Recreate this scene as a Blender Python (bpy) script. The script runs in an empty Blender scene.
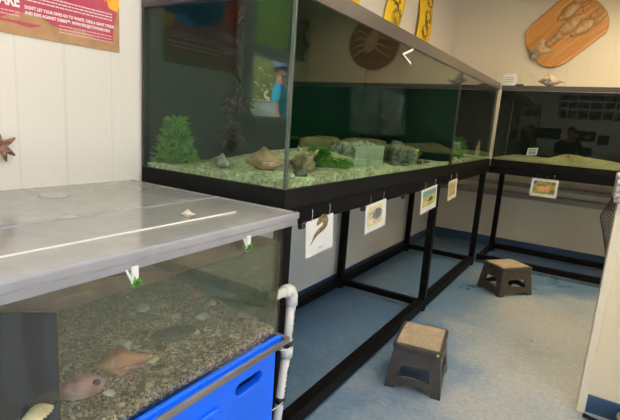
import bpy, bmesh, math, random
from mathutils import Vector, Matrix, noise
random.seed(7)
S = bpy.context.scene
C = S.collection
PI = math.pi
V = Vector

# ------------------------------------------------------------------ helpers
def link(o):
    C.objects.link(o); return o

def thing(name, label, cat, loc=(0, 0, 0), rotz=0, group=None):
    o = link(bpy.data.objects.new(name, None))
    o.empty_display_size = .05
    o.location = loc; o.rotation_euler = (0, 0, rotz)
    o['label'] = label; o['category'] = cat
    if group: o['group'] = group
    return o

def tag(o, label=None, cat=None, group=None, kind=None):
    if label: o['label'] = label
    if cat: o['category'] = cat
    if group: o['group'] = group
    if kind: o['kind'] = kind
    return o

def obj(name, bm, m, parent=None, smooth=False, base=None, local=False, bevel=0):
    """bm in world coordinates (unless local); the mesh is stored about its parent's base or its own base"""
    if isinstance(bm, bmesh.types.BMesh):
        me = bpy.data.meshes.new(name); 
        bmesh.ops.recalc_face_normals(bm, faces=bm.faces[:])
        bm.to_mesh(me); bm.free()
    else:
        me = bm; me.name = name
    o = link(bpy.data.objects.new(name, me))
    if m is not None:
        me.materials.clear(); me.materials.append(m)
    off = V((0, 0, 0))
    if parent is not None:
        o.parent = parent
        if not local:
            q = parent; 
            while q is not None: off += V(q.location); q = q.parent
    elif base is not None:
        off = V(base); o.location = base
    if off.length > 0: me.transform(Matrix.Translation(-off))
    if smooth:
        for p in me.polygons: p.use_smooth = True
    if bevel:
        b = o.modifiers.new('bevel', 'BEVEL'); b.width = bevel; b.segments = 2; b.limit_method = 'ANGLE'
    return o

def struct(name, bm, m, parent=None, **k):
    o = obj(name, bm, m, parent, **k)
    if parent is None: o['kind'] = 'structure'
    return o

def BM(): return bmesh.new()

def box(bm, x0, x1, y0, y1, z0, z1):
    vs = [bm.verts.new((x, y, z)) for x in (x0, x1) for y in (y0, y1) for z in (z0, z1)]
    for f in ((0, 1, 3, 2), (4, 6, 7, 5), (0, 4, 5, 1), (2, 3, 7, 6), (0, 2, 6, 4), (1, 5, 7, 3)):
        bm.faces.new([vs[i] for i in f])
    return bm

def B(*a): return box(BM(), *a)

def tube(bm, pts, r, n=10, closed=False, caps=True, rs=None):
    pts = [V(p) for p in pts]; N = len(pts); rings = []
    up = V((0, 0, 1)); prev = None
    for i, p in enumerate(pts):
        if closed: t = pts[(i + 1) % N] - pts[i - 1]
        else: t = pts[min(i + 1, N - 1)] - pts[max(i - 1, 0)]
        t.normalize()
        a = prev if prev is not None else (up if abs(t.z) < .9 else V((1, 0, 0)))
        u = (a - t * a.dot(t))
        if u.length < 1e-5: u = t.orthogonal()
        u.normalize(); w = t.cross(u); prev = u
        rr = rs[i] if rs else r
        rings.append([bm.verts.new(p + (u * math.cos(k * 2 * PI / n) + w * math.sin(k * 2 * PI / n)) * rr) for k in range(n)])
    for i in range(N if closed else N - 1):
        a, b = rings[i], rings[(i + 1) % N]
        for k in range(n):
            bm.faces.new((a[k], a[(k + 1) % n], b[(k + 1) % n], b[k]))
    if caps and not closed:
        bm.faces.new(rings[0][::-1]); bm.faces.new(rings[-1])
    return bm

def ell(bm, c, r, rot=None, sub=3, nz=0, ns=3.0, seed=0):
    """an ellipsoid with optional rocky noise"""
    g = bmesh.ops.create_icosphere(bm, subdivisions=sub, radius=1)
    for v in g['verts']:
        p = v.co.copy()
        if nz:
            p *= 1 + nz * noise.noise(p * ns + V((seed, seed * 1.7, 3))) + nz * .4 * noise.noise(p * ns * 3 + V((seed, 9, 3)))
        p = V((p.x * r[0], p.y * r[1], p.z * r[2]))
        if rot is not None: p = rot @ p
        v.co = p + V(c)
    return bm

def RZ(a): return Matrix.Rotation(a, 3, 'Z')
def RX(a): return Matrix.Rotation(a, 3, 'X')
def RY(a): return Matrix.Rotation(a, 3, 'Y')

def poly_mesh(outlines, depth, bevel=0.0):
    """flat shape (first outline outer, the rest holes) filled as a 2D curve, as a mesh in XY with thickness"""
    cu = bpy.data.curves.new('shape', 'CURVE'); cu.dimensions = '2D'; cu.fill_mode = 'BOTH'
    cu.extrude = depth / 2; cu.bevel_depth = bevel; cu.bevel_resolution = 2
    for ol in outlines:
        s = cu.splines.new('POLY'); s.points.add(len(ol) - 1)
        for i, p in enumerate(ol): s.points[i].co = (p[0], p[1], 0, 1)
        s.use_cyclic_u = True
    o = bpy.data.objects.new('shape', cu); C.objects.link(o)
    bpy.context.view_layer.update()
    dg = bpy.context.evaluated_depsgraph_get()
    me = bpy.data.meshes.new_from_object(o.evaluated_get(dg))
    bpy.data.objects.remove(o); bpy.data.curves.remove(cu)
    return me

def text_mesh(s, size, depth=.0006, align='LEFT', bold=0.0, sx=1.0):
    cu = bpy.data.curves.new('text', 'FONT'); cu.body = s; cu.size = size; cu.extrude = depth; cu.align_x = align
    cu.offset = bold; cu.resolution_u = 2
    o = bpy.data.objects.new('text', cu); C.objects.link(o)
    bpy.context.view_layer.update()
    dg = bpy.context.evaluated_depsgraph_get()
    me = bpy.data.meshes.new_from_object(o.evaluated_get(dg))
    bpy.data.objects.remove(o); bpy.data.curves.remove(cu)
    if sx != 1: me.transform(Matrix.Diagonal((sx, 1, 1, 1)))
    return me

def plane_xf(origin, u, v):
    """matrix that lays XY onto the plane through origin with axes u (right) and v (up)"""
    u = V(u).normalized(); v = V(v).normalized(); w = u.cross(v)
    m = Matrix((u, v, w)).transposed().to_4x4(); m.translation = V(origin)
    return m

def laid(me, M):
    me.transform(M); return me

def circle(cx, cy, r, n=28, ry=None):
    ry = ry or r
    return [(cx + r * math.cos(i * 2 * PI / n), cy + ry * math.sin(i * 2 * PI / n)) for i in range(n)]

def rrect(x0, y0, x1, y1, r, n=5):
    out = []
    for cx, cy, a0 in ((x1 - r, y1 - r, 0), (x0 + r, y1 - r, PI / 2), (x0 + r, y0 + r, PI), (x1 - r, y0 + r, 1.5 * PI)):
        for i in range(n + 1):
            a = a0 + i * PI / 2 / n; out.append((cx + r * math.cos(a), cy + r * math.sin(a)))
    return out

def dup(root, loc, rotz=None, label=None):
    r = root.copy(); C.objects.link(r); r.location = loc
    if rotz is not None: r.rotation_euler = (0, 0, rotz)
    if label: r['label'] = label
    for ch in list(root.children):
        c = ch.copy(); C.objects.link(c); c.parent = r
        for g in ch.children:
            d = g.copy(); C.objects.link(d); d.parent = c
    return r

# ------------------------------------------------------------------ materials
def mat(name, col=(.5, .5, .5), rough=.5, metal=0, spec=.5, **k):
    m = bpy.data.materials.new(name); m.use_nodes = True
    b = m.node_tree.nodes['Principled BSDF']
    b.inputs['Base Color'].default_value = (*col, 1); b.inputs['Roughness'].default_value = rough
    b.inputs['Metallic'].default_value = metal; b.inputs['Specular IOR Level'].default_value = spec
    return m

def nd(m, t, **k):
    n = m.node_tree.nodes.new(t)
    for a, v in k.items():
        if a in n.inputs: n.inputs[a].default_value = v
        else: setattr(n, a, v)
    return n

def lk(m, a, b): m.node_tree.links.new(a, b)

def coord(m, scale=(1, 1, 1)):
    tc = nd(m, 'ShaderNodeTexCoord'); mp = nd(m, 'ShaderNodeMapping'); mp.inputs['Scale'].default_value = scale
    lk(m, tc.outputs['Object'], mp.inputs['Vector']); return mp.outputs['Vector']

def ramp(m, fac, stops):
    r = nd(m, 'ShaderNodeValToRGB'); e = r.color_ramp.elements
    while len(e) < len(stops): e.new(.5)
    for i, (p, c) in enumerate(stops): e[i].position = p; e[i].color = (*c, 1)
    lk(m, fac, r.inputs['Fac']); return r.outputs['Color']

def noisy(name, c1, c2, scale=8, rough=.6, stretch=(1, 1, 1), bump=0, detail=5, lo=.35, hi=.65, spec=.5, metal=0, bscale=None):
    m = mat(name, c1, rough, metal, spec); b = m.node_tree.nodes['Principled BSDF']
    co = coord(m, stretch)
    n = nd(m, 'ShaderNodeTexNoise'); n.inputs['Scale'].default_value = scale; n.inputs['Detail'].default_value = detail
    lk(m, co, n.inputs['Vector'])
    lk(m, ramp(m, n.outputs['Fac'], [(lo, c1), (hi, c2)]), b.inputs['Base Color'])
    if bump:
        n2 = nd(m, 'ShaderNodeTexNoise'); n2.inputs['Scale'].default_value = bscale or scale * 3; lk(m, co, n2.inputs['Vector'])
        bp = nd(m, 'ShaderNodeBump'); bp.inputs['Strength'].default_value = bump; bp.inputs['Distance'].default_value = .01
        lk(m, n2.outputs['Fac'], bp.inputs['Height']); lk(m, bp.outputs['Normal'], b.inputs['Normal'])
    return m

def panelling(name, axis, c1=(.78, .73, .665), period=.203, groove=.035, rough=.42):
    """cream painted grooved wood panelling: vertical grooves along an axis and embossed grain"""
    m = mat(name, c1, rough); b = m.node_tree.nodes['Principled BSDF']
    tc = nd(m, 'ShaderNodeTexCoord'); sp = nd(m, 'ShaderNodeSeparateXYZ'); lk(m, tc.outputs['Object'], sp.inputs[0])
    d = nd(m, 'ShaderNodeMath', operation='DIVIDE'); lk(m, sp.outputs[axis], d.inputs[0]); d.inputs[1].default_value = period
    w = nd(m, 'ShaderNodeTexNoise', noise_dimensions='1D'); w.inputs['Scale'].default_value = .9; lk(m, d.outputs[0], w.inputs['W'])
    ad = nd(m, 'ShaderNodeMath', operation='ADD'); lk(m, d.outputs[0], ad.inputs[0]); lk(m, w.outputs['Fac'], ad.inputs[1])
    fr = nd(m, 'ShaderNodeMath', operation='FRACT'); lk(m, ad.outputs[0], fr.inputs[0])
    lt = nd(m, 'ShaderNodeMath', operation='LESS_THAN'); lk(m, fr.outputs[0], lt.inputs[0]); lt.inputs[1].default_value = groove
    mp = nd(m, 'ShaderNodeMapping'); mp.inputs['Scale'].default_value = (22, 22, 1.1); lk(m, tc.outputs['Object'], mp.inputs['Vector'])
    n = nd(m, 'ShaderNodeTexNoise'); n.inputs['Scale'].default_value = 2.2; n.inputs['Detail'].default_value = 6; n.inputs['Distortion'].default_value = 1.2
    lk(m, mp.outputs[0], n.inputs['Vector'])
    mx = nd(m, 'ShaderNodeMix', data_type='RGBA'); mx.inputs[6].default_value = (*c1, 1); mx.inputs[7].default_value = (*[c * .93 for c in c1], 1)
    lk(m, lt.outputs[0], mx.inputs[0]); lk(m, mx.outputs[2], b.inputs['Base Color'])
    sb = nd(m, 'ShaderNodeMath', operation='SUBTRACT'); 
    ml = nd(m, 'ShaderNodeMath', operation='MULTIPLY'); lk(m, n.outputs['Fac'], ml.inputs[0]); ml.inputs[1].default_value = .45
    lk(m, ml.outputs[0], sb.inputs[0]); lk(m, lt.outputs[0], sb.inputs[1])
    bp = nd(m, 'ShaderNodeBump'); bp.inputs['Strength'].default_value = .35; bp.inputs['Distance'].default_value = .004
    lk(m, sb.outputs[0], bp.inputs['Height']); lk(m, bp.outputs['Normal'], b.inputs['Normal'])
    return m

def glass(name, tint=(.93, .97, .95), ior=1.5, rough=0.0, film=None, filmfac=0, bump=0, film2=None):
    """thin clear pane: light goes straight through, reflection by Fresnel; optional dirt film"""
    m = bpy.data.materials.new(name); m.use_nodes = True; nt = m.node_tree; nt.nodes.clear()
    out = nd(m, 'ShaderNodeOutputMaterial'); tr = nd(m, 'ShaderNodeBsdfTransparent'); gl = nd(m, 'ShaderNodeBsdfGlossy')
    tr.inputs['Color'].default_value = (*tint, 1); gl.inputs['Roughness'].default_value = rough; gl.inputs['Color'].default_value = (1, 1, 1, 1)
    geo = nd(m, 'ShaderNodeNewGeometry'); ma = nd(m, 'ShaderNodeMath', operation='MULTIPLY_ADD')
    lk(m, geo.outputs['Backfacing'], ma.inputs[0]); ma.inputs[1].default_value = 1 / ior - ior; ma.inputs[2].default_value = ior
    fr = nd(m, 'ShaderNodeFresnel'); lk(m, ma.outputs[0], fr.inputs['IOR'])
    mx = nd(m, 'ShaderNodeMixShader'); lk(m, fr.outputs[0], mx.inputs[0]); lk(m, gl.outputs[0], mx.inputs[2])
    src = tr.outputs[0]
    if film:
        df = nd(m, 'ShaderNodeBsdfDiffuse'); df.inputs['Color'].default_value = (*film, 1)
        tl = nd(m, 'ShaderNodeBsdfTranslucent'); tl.inputs['Color'].default_value = (*film, 1)
        m2 = nd(m, 'ShaderNodeMixShader'); m2.inputs[0].default_value = .6; lk(m, df.outputs[0], m2.inputs[1]); lk(m, tl.outputs[0], m2.inputs[2])
        m3 = nd(m, 'ShaderNodeMixShader'); lk(m, tr.outputs[0], m3.inputs[1]); lk(m, m2.outputs[0], m3.inputs[2])
        co = coord(m, (1, 1, 1)); n = nd(m, 'ShaderNodeTexNoise'); n.inputs['Scale'].default_value = 14; n.inputs['Detail'].default_value = 8; lk(m, co, n.inputs['Vector'])
        mr = nd(m, 'ShaderNodeMapRange'); mr.inputs[1].default_value = .3; mr.inputs[2].default_value = .7
        mr.inputs[3].default_value = filmfac * .92; mr.inputs[4].default_value = filmfac * 1.08; lk(m, n.outputs['Fac'], mr.inputs[0]); lk(m, mr.outputs[0], m3.inputs[0])
        if film2:
            nf = nd(m, 'ShaderNodeTexNoise'); nf.inputs['Scale'].default_value = 9; nf.inputs['Detail'].default_value = 5; nf.inputs['Distortion'].default_value = 1.5; lk(m, co, nf.inputs['Vector'])
            fc = ramp(m, nf.outputs['Fac'], [(.38, film), (.62, film2)]); lk(m, fc, df.inputs['Color']); lk(m, fc, tl.inputs['Color'])
        src = m3.outputs[0]
    lk(m, src, mx.inputs[1]); lk(m, mx.outputs[0], out.inputs['Surface'])
    if bump:
        co = coord(m, (1, 1, 1)); n = nd(m, 'ShaderNodeTexNoise'); n.inputs['Scale'].default_value = 9; lk(m, co, n.inputs['Vector'])
        bp = nd(m, 'ShaderNodeBump'); bp.inputs['Strength'].default_value = bump; bp.inputs['Distance'].default_value = .01
        lk(m, n.outputs['Fac'], bp.inputs['Height']); lk(m, bp.outputs['Normal'], gl.inputs['Normal'])
    return m

def sheet(x0, x1, y0, y1, z):
    bm = BM(); bm.faces.new([bm.verts.new(p) for p in ((x0, y0, z), (x1, y0, z), (x1, y1, z), (x0, y1, z))]); me = bpy.data.meshes.new('sheet'); bm.to_mesh(me); bm.free(); return me

def water_sheet():
    m = bpy.data.materials.new('clear water surface'); m.use_nodes = True; nt = m.node_tree; nt.nodes.clear()
    out = nd(m, 'ShaderNodeOutputMaterial'); tr = nd(m, 'ShaderNodeBsdfTransparent'); gl = nd(m, 'ShaderNodeBsdfGlossy'); gl.inputs['Roughness'].default_value = .02
    tr.inputs['Color'].default_value = (.8, .95, .82, 1)
    fr = nd(m, 'ShaderNodeFresnel'); fr.inputs['IOR'].default_value = 1.33
    mx = nd(m, 'ShaderNodeMixShader'); lk(m, fr.outputs[0], mx.inputs[0]); lk(m, tr.outputs[0], mx.inputs[1]); lk(m, gl.outputs[0], mx.inputs[2]); lk(m, mx.outputs[0], out.inputs['Surface'])
    return m

def emit(name, col, s):
    m = bpy.data.materials.new(name); m.use_nodes = True; nt = m.node_tree; nt.nodes.clear()
    out = nd(m, 'ShaderNodeOutputMaterial'); e = nd(m, 'ShaderNodeEmission'); e.inputs[0].default_value = (*col, 1); e.inputs[1].default_value = s
    lk(m, e.outputs[0], out.inputs[0]); return m

def gravel_mat(name, cols, scale, rough=.8, bump=.6):
    m = mat(name, cols[0], rough); b = m.node_tree.nodes['Principled BSDF']; co = coord(m)
    v = nd(m, 'ShaderNodeTexVoronoi'); v.inputs['Scale'].default_value = scale; lk(m, co, v.inputs['Vector'])
    sp = nd(m, 'ShaderNodeSeparateColor'); lk(m, v.outputs['Color'], sp.inputs[0])
    st = [(i / (len(cols) - 1) * .98, c) for i, c in enumerate(cols)]
    c1 = ramp(m, sp.outputs[0], st)
    n = nd(m, 'ShaderNodeTexNoise'); n.inputs['Scale'].default_value = 6; lk(m, co, n.inputs['Vector'])
    mr = nd(m, 'ShaderNodeMapRange'); mr.inputs[1].default_value = .3; mr.inputs[2].default_value = .7; mr.inputs[3].default_value = .65; mr.inputs[4].default_value = 1.2
    lk(m, n.outputs['Fac'], mr.inputs[0])
    vm = nd(m, 'ShaderNodeVectorMath', operation='SCALE'); lk(m, c1, vm.inputs[0]); lk(m, mr.outputs[0], vm.inputs['Scale'])
    lk(m, vm.outputs[0], b.inputs['Base Color'])
    bp = nd(m, 'ShaderNodeBump'); bp.inputs['Strength'].default_value = bump; bp.inputs['Distance'].default_value = .006; bp.invert = True
    lk(m, v.outputs['Distance'], bp.inputs['Height']); lk(m, bp.outputs['Normal'], b.inputs['Normal'])
    return m

M = {}
M['wall_y'] = panelling('cream panelling left', 1)
M['wall_x'] = panelling('cream panelling far', 0, (.78, .71, .57))
M['navy'] = mat('navy gloss paint', (.035, .085, .16), .35)
M['wall_h'] = panelling('cream panelling half wall', 0, (.78, .65, .44), .4)
M['skirt2'] = noisy('beige lower wall board', (.72, .68, .56), (.80, .76, .64), 3, .5, (1, 1, .3))
M['ceiling'] = mat('white ceiling', (.78, .78, .76), .8)
M['skirt'] = noisy('grey beige lower wall board', (.68, .68, .64), (.74, .74, .70), 3, .45, (1, 1, .3))
M['black'] = noisy('black painted steel', (.004, .004, .0045), (.008, .008, .009), 12, .5, spec=.08)
M['toprim'] = mat('light-lifted black tank top trim', (.055, .048, .045), .3)  # black trim with the light falling on the top rim lifted into its colour
M['rim'] = noisy('black tank trim', (.006, .006, .006), (.011, .011, .011), 15, .5, spec=.08)
M['silicone'] = mat('black silicone', (.012, .016, .014), .4)
M['tansil'] = mat('tan silicone bead', (.62, .56, .44), .5)
M['glass'] = glass('aquarium glass', (.90, .96, .92), 1.31)
M['water'] = water_sheet()
M['winglass'] = glass('clear window glass', (.95, .945, .94), 1.31)
M['backgreen'] = noisy('dark green painted tank back', (.003, .020, .013), (.004, .030, .020), 1.2, .5, (1, 1, .5), spec=0)
M['backblack'] = mat('black painted tank back', (.006, .008, .007), .5, spec=0)
M['acrylic'] = glass('clear acrylic wall', (.95, .97, .95), 1.49)
M['lid'] = glass('scuffed clear acrylic lid', (.90, .90, .90), 1.49, .12, film=(.82, .80, .79), filmfac=.50, bump=.05)
M['lidedge'] = glass('clear acrylic lid edge', (.85, .85, .9), 1.49, .1, film=(.85, .84, .86), filmfac=.40)
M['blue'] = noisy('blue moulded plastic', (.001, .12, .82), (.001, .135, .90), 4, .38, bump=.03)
M['blueshade'] = mat('blue plastic slot shade', (.001, .03, .3), .5)  # same blue plastic, darkened in colour for the shade inside the slot
M['steel'] = noisy('brushed galvanised steel', (.26, .25, .23), (.40, .39, .36), 3, .4, (12, 1, 12), metal=.9)
M['pvc'] = mat('white pipe plastic', (.72, .70, .66), .35)
M['ink'] = mat('black print', (.02, .02, .02), .6)
M['grayink'] = mat('grey print', (.25, .25, .26), .6)
M['blackplastic'] = mat('black plastic', (.012, .012, .012), .45)
M['paper'] = mat('white card', (.68, .68, .67), .5)
M['whitepaint'] = mat('white paint', (.78, .77, .74), .5)
M['pipegrey'] = mat('grey wall pipe', (.42, .42, .38), .4)
M['stoolgrey'] = noisy('dark grey brown stool plastic', (.050, .044, .040), (.068, .060, .054), 20, .42, bump=.05)
M['stooltop'] = None
M['wood'] = None
M['yellow'] = noisy('yellow cloth banner', (.88, .56, .015), (.92, .62, .03), 3, .75)
M['hose'] = mat('matt black hose', (.003, .003, .003), .6, 0, 0)
M['plexi'] = glass('perforated white plastic', (.9, .95, .9), 1.4, .2, film=(.66, .74, .60), filmfac=.75)
M['chrome'] = mat('bright wire', (.7, .7, .7), .25, 1)

def floor_mat():
    m = mat('worn blue grey painted concrete floor', (.3, .34, .36), .38); b = m.node_tree.nodes['Principled BSDF']
    co = coord(m)
    sp = nd(m, 'ShaderNodeSeparateXYZ'); lk(m, co, sp.inputs[0])
    n = nd(m, 'ShaderNodeTexNoise'); n.inputs['Scale'].default_value = 1.6; n.inputs['Detail'].default_value = 7; n.inputs['Roughness'].default_value = .62; lk(m, co, n.inputs['Vector'])
    # wear across the walkway: the paint is intact under the stands
    wear = nd(m, 'ShaderNodeMapRange'); wear.inputs[1].default_value = -1.12; wear.inputs[2].default_value = -.2; wear.inputs[3].default_value = -.36; wear.inputs[4].default_value = .16
    lk(m, sp.outputs[0], wear.inputs[0])
    weary = nd(m, 'ShaderNodeMapRange'); weary.inputs[1].default_value = 5.6; weary.inputs[2].default_value = 4.0; weary.inputs[3].default_value = -.36; weary.inputs[4].default_value = .16
    lk(m, sp.outputs[1], weary.inputs[0])
    mn = nd(m, 'ShaderNodeMath', operation='MINIMUM'); lk(m, wear.outputs[0], mn.inputs[0]); lk(m, weary.outputs[0], mn.inputs[1])
    ad = nd(m, 'ShaderNodeMath', operation='ADD'); lk(m, n.outputs['Fac'], ad.inputs[0]); lk(m, mn.outputs[0], ad.inputs[1])
    base = ramp(m, ad.outputs[0], [(.12, (.10, .21, .36)), (.34, (.20, .29, .40)), (.48, (.34, .40, .45)), (.58, (.41, .44, .46)), (.8, (.45, .46, .45))])
    n2 = nd(m, 'ShaderNodeTexNoise'); n2.inputs['Scale'].default_value = 34; n2.inputs['Detail'].default_value = 8; n2.inputs['Roughness'].default_value = .75; lk(m, co, n2.inputs['Vector'])
    sc = nd(m, 'ShaderNodeMapRange'); sc.inputs[1].default_value = .3; sc.inputs[2].default_value = .7; sc.inputs[3].default_value = .74; sc.inputs[4].default_value = 1.22; lk(m, n2.outputs['Fac'], sc.inputs[0])
    vm = nd(m, 'ShaderNodeVectorMath', operation='SCALE'); lk(m, base, vm.inputs[0]); lk(m, sc.outputs[0], vm.inputs['Scale'])
    # rusty scuffs
    n3 = nd(m, 'ShaderNodeTexNoise'); n3.inputs['Scale'].default_value = 2.3; n3.inputs['Detail'].default_value = 9; n3.inputs['Roughness'].default_value = .7
    mp = nd(m, 'ShaderNodeMapping'); mp.inputs['Location'].default_value = (3.1, 7.7, 1); lk(m, co, mp.inputs['Vector']); lk(m, mp.outputs[0], n3.inputs['Vector'])
    th = nd(m, 'ShaderNodeMapRange'); th.inputs[1].default_value = .56; th.inputs[2].default_value = .74; th.inputs[3].default_value = 0; th.inputs[4].default_value = .55; lk(m, n3.outputs['Fac'], th.inputs[0])
    mx = nd(m, 'ShaderNodeMix', data_type='RGBA'); lk(m, th.outputs[0], mx.inputs[0]); lk(m, vm.outputs[0], mx.inputs[6]); mx.inputs[7].default_value = (.34, .31, .26, 1)
    lk(m, mx.outputs[2], b.inputs['Base Color'])
    rr = nd(m, 'ShaderNodeMapRange'); rr.inputs[1].default_value = .3; rr.inputs[2].default_value = .7; rr.inputs[3].default_value = .25; rr.inputs[4].default_value = .5; lk(m, n.outputs['Fac'], rr.inputs[0]); lk(m, rr.outputs[0], b.inputs['Roughness'])
    bp = nd(m, 'ShaderNodeBump'); bp.inputs['Strength'].default_value = .12; bp.inputs['Distance'].default_value = .004; lk(m, n2.outputs['Fac'], bp.inputs['Height']); lk(m, bp.outputs['Normal'], b.inputs['Normal'])
    return m
M['floor'] = floor_mat()

def wood_mat(name, c1, c2, c3, ang=0):
    m = mat(name, c1, .32); b = m.node_tree.nodes['Principled BSDF']
    tc = nd(m, 'ShaderNodeTexCoord'); mp = nd(m, 'ShaderNodeMapping'); mp.inputs['Rotation'].default_value = (0, ang, 0)
    lk(m, tc.outputs['Object'], mp.inputs['Vector'])
    mp2 = nd(m, 'ShaderNodeMapping'); mp2.inputs['Scale'].default_value = (2, 30, 26); lk(m, mp.outputs[0], mp2.inputs['Vector'])
    n = nd(m, 'ShaderNodeTexNoise'); n.inputs['Scale'].default_value = 1.2; n.inputs['Detail'].default_value = 5; n.inputs['Distortion'].default_value = .6; lk(m, mp2.outputs[0], n.inputs['Vector'])
    lk(m, ramp(m, n.outputs['Fac'], [(.3, c1), (.5, c2), (.72, c3)]), b.inputs['Base Color'])
    return m
# the grain runs along the long axis of the lobster board (about 40 degrees up)
M['board'] = wood_mat('varnished pine board', (.42, .17, .035), (.60, .27, .06), (.68, .36, .10), math.radians(42))
M['barkedge'] = mat('dark bark edge', (.10, .045, .02), .7)
M['darkwood'] = wood_mat('dark varnished round board', (.16, .045, .02), (.22, .07, .03), (.28, .10, .05), 0)
M['shell_tan'] = noisy('glazed tan lobster shell', (.40, .22, .09), (.60, .38, .19), 18, .22, bump=.35)
M['shell_pale'] = noisy('pale tan lobster shell', (.50, .34, .18), (.68, .52, .32), 40, .35, bump=.3)

def stooltop_mat():
    m = mat('beige speckled non slip tread', (.45, .36, .25), .7); b = m.node_tree.nodes['Principled BSDF']; co = coord(m)
    ck = nd(m, 'ShaderNodeTexVoronoi'); ck.inputs['Scale'].default_value = 75; ck.inputs['Randomness'].default_value = .15; lk(m, co, ck.inputs['Vector'])
    c = ramp(m, ck.outputs['Distance'], [(.3, (.60, .50, .36)), (.62, (.36, .28, .19))])
    n = nd(m, 'ShaderNodeTexNoise'); n.inputs['Scale'].default_value = 14; lk(m, co, n.inputs['Vector'])
    mr = nd(m, 'ShaderNodeMapRange'); mr.inputs[3].default_value = .7; mr.inputs[4].default_value = 1.3; lk(m, n.outputs['Fac'], mr.inputs[0])
    vm = nd(m, 'ShaderNodeVectorMath', operation='SCALE'); lk(m, c, vm.inputs[0]); lk(m, mr.outputs[0], vm.inputs['Scale']); lk(m, vm.outputs[0], b.inputs['Base Color'])
    return m
M['stooltop'] = stooltop_mat()
M['sand'] = gravel_mat('crushed coral gravel', [(.17, .15, .07), (.33, .37, .20), (.40, .46, .28), (.22, .19, .09), (.52, .58, .40)], 62, bump=.6)
M['sandfar'] = gravel_mat('pale green sand', [(.24, .20, .10), (.38, .38, .22), (.30, .23, .11)], 120, bump=.3)
M['gravel'] = gravel_mat('brown shell gravel', [(.05, .032, .016), (.36, .23, .12), (.60, .43, .25), (.10, .065, .035), (.45, .30, .16), (.85, .72, .52)], 150, bump=1.0)
M['rock_tan'] = noisy('tan rough rock', (.14, .10, .05), (.46, .38, .22), 24, .8, bump=.8)
M['rock_dark'] = noisy('dark grey rock', (.02, .026, .02), (.15, .18, .12), 24, .8, bump=.8)
M['rock_grey'] = noisy('pale grey rock', (.06, .08, .06), (.34, .38, .29), 26, .8, bump=.8)
M['rock_brown'] = noisy('brown rock', (.10, .08, .03), (.20, .17, .08), 10, .8, bump=.8)
M['alga'] = noisy('green alga', (.03, .14, .012), (.12, .34, .03), 30, .6)
M['algadark'] = noisy('dark green alga', (.015, .05, .015), (.04, .12, .03), 30, .6)
M['conch'] = noisy('orange brown whelk shell', (.36, .13, .06), (.66, .34, .19), 16, .5, bump=.5)
M['pinkshell'] = noisy('pink barnacled shell', (.36, .08, .10), (.72, .46, .42), 20, .5, bump=.7)
M['cream'] = noisy('cream shell', (.55, .42, .20), (.80, .72, .50), 18, .45, bump=.4)
M['whiteshell'] = noisy('white shell', (.55, .50, .40), (.80, .76, .66), 30, .45, bump=.4)
M['flat'] = noisy('mottled dark flatfish skin', (.035, .035, .02), (.12, .11, .065), 40, .5)
M['panel_dark'] = mat('smoked acrylic panel', (.012, .015, .018), .04, 0, 1.0)
M['panel_dark'].node_tree.nodes['Principled BSDF'].inputs['IOR'].default_value = 1.6
M['skin'] = mat('skin', (.33, .17, .11), .5)
M['teal'] = noisy('teal patterned shirt', (.0, .20, .30), (.03, .34, .42), 18, .8)
M['navycloth'] = mat('navy cloth', (.02, .035, .10), .8)
M['facemask'] = mat('dark face covering', (.02, .02, .04), .8)
M['darkcloth'] = mat('dark cloth', (.03, .03, .035), .85)
M['leather'] = mat('dark brown leather', (.05, .025, .018), .5)
M['hair'] = mat('dark hair', (.02, .014, .01), .6)
M['net'] = mat('black knotted cord', (.02, .02, .022), .7)
M['speckle'] = gravel_mat('white speckled laminate', [(.72, .68, .66), (.78, .75, .72), (.25, .18, .16), (.74, .7, .68)], 90, .4, 0)
M['leaf'] = noisy('sunlit leaf', (.16, .22, .03), (.78, .80, .32), 5, .6)
M['bark'] = mat('bark', (.12, .09, .06), .9)
M['grass'] = noisy('grass and gravel lot', (.15, .15, .13), (.22, .21, .19), .8, .9)
M['carpaint'] = mat('white car paint', (.75, .77, .80), .2)
M['carglass'] = mat('dark car glass', (.03, .04, .05), .1)
M['tyre'] = mat('tyre rubber', (.02, .02, .02), .8)

# ------------------------------------------------------------------ the room shell
XL, XR, YB, YF, ZC = -1.93, 2.75, -2.5, 6.5, 3.2
struct('floor', B(XL - .1, XR + .1, YB - .1, YF + .1, -.12, 0), M['floor'])
struct('ceiling', B(XL - .1, XR + .1, YB - .1, YF + .1, ZC, ZC + .1), M['ceiling'])
WY0, WY1, WZ0, WZ1 = -.95, .71, 1.475, 2.62
bm = BM()
box(bm, XL - .12, XL, YB, WY0, 0, ZC); box(bm, XL - .12, XL, WY1, YF, 0, ZC)
box(bm, XL - .12, XL, WY0, WY1, 0, WZ0); box(bm, XL - .12, XL, WY0, WY1, WZ1, ZC)
struct('wall_left', bm, M['wall_y'])
struct('wall_far', B(XL - .1, XR + .1, YF, YF + .1, 0, ZC), M['wall_x'])
struct('wall_back', B(XL - .1, XR + .1, YB - .1, YB, 0, ZC), M['wall_x'])
RY0, RY1, RZ0, RZ1 = -1.7, 1.7, .35, 2.45
bm = BM(); box(bm, XR, XR + .1, YB, RY0, 0, ZC); box(bm, XR, XR + .1, RY1, YF, 0, ZC); box(bm, XR, XR + .1, RY0, RY1, 0, RZ0); box(bm, XR, XR + .1, RY0, RY1, RZ1, ZC)
struct('wall_right', bm, M['wall_y'])
w2 = link(bpy.data.objects.new('added_window', None)); w2['kind'] = 'structure'; w2.location = (XR, 0, RZ0)  # unseen window, added to send sideways daylight in under the tank stands
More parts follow.
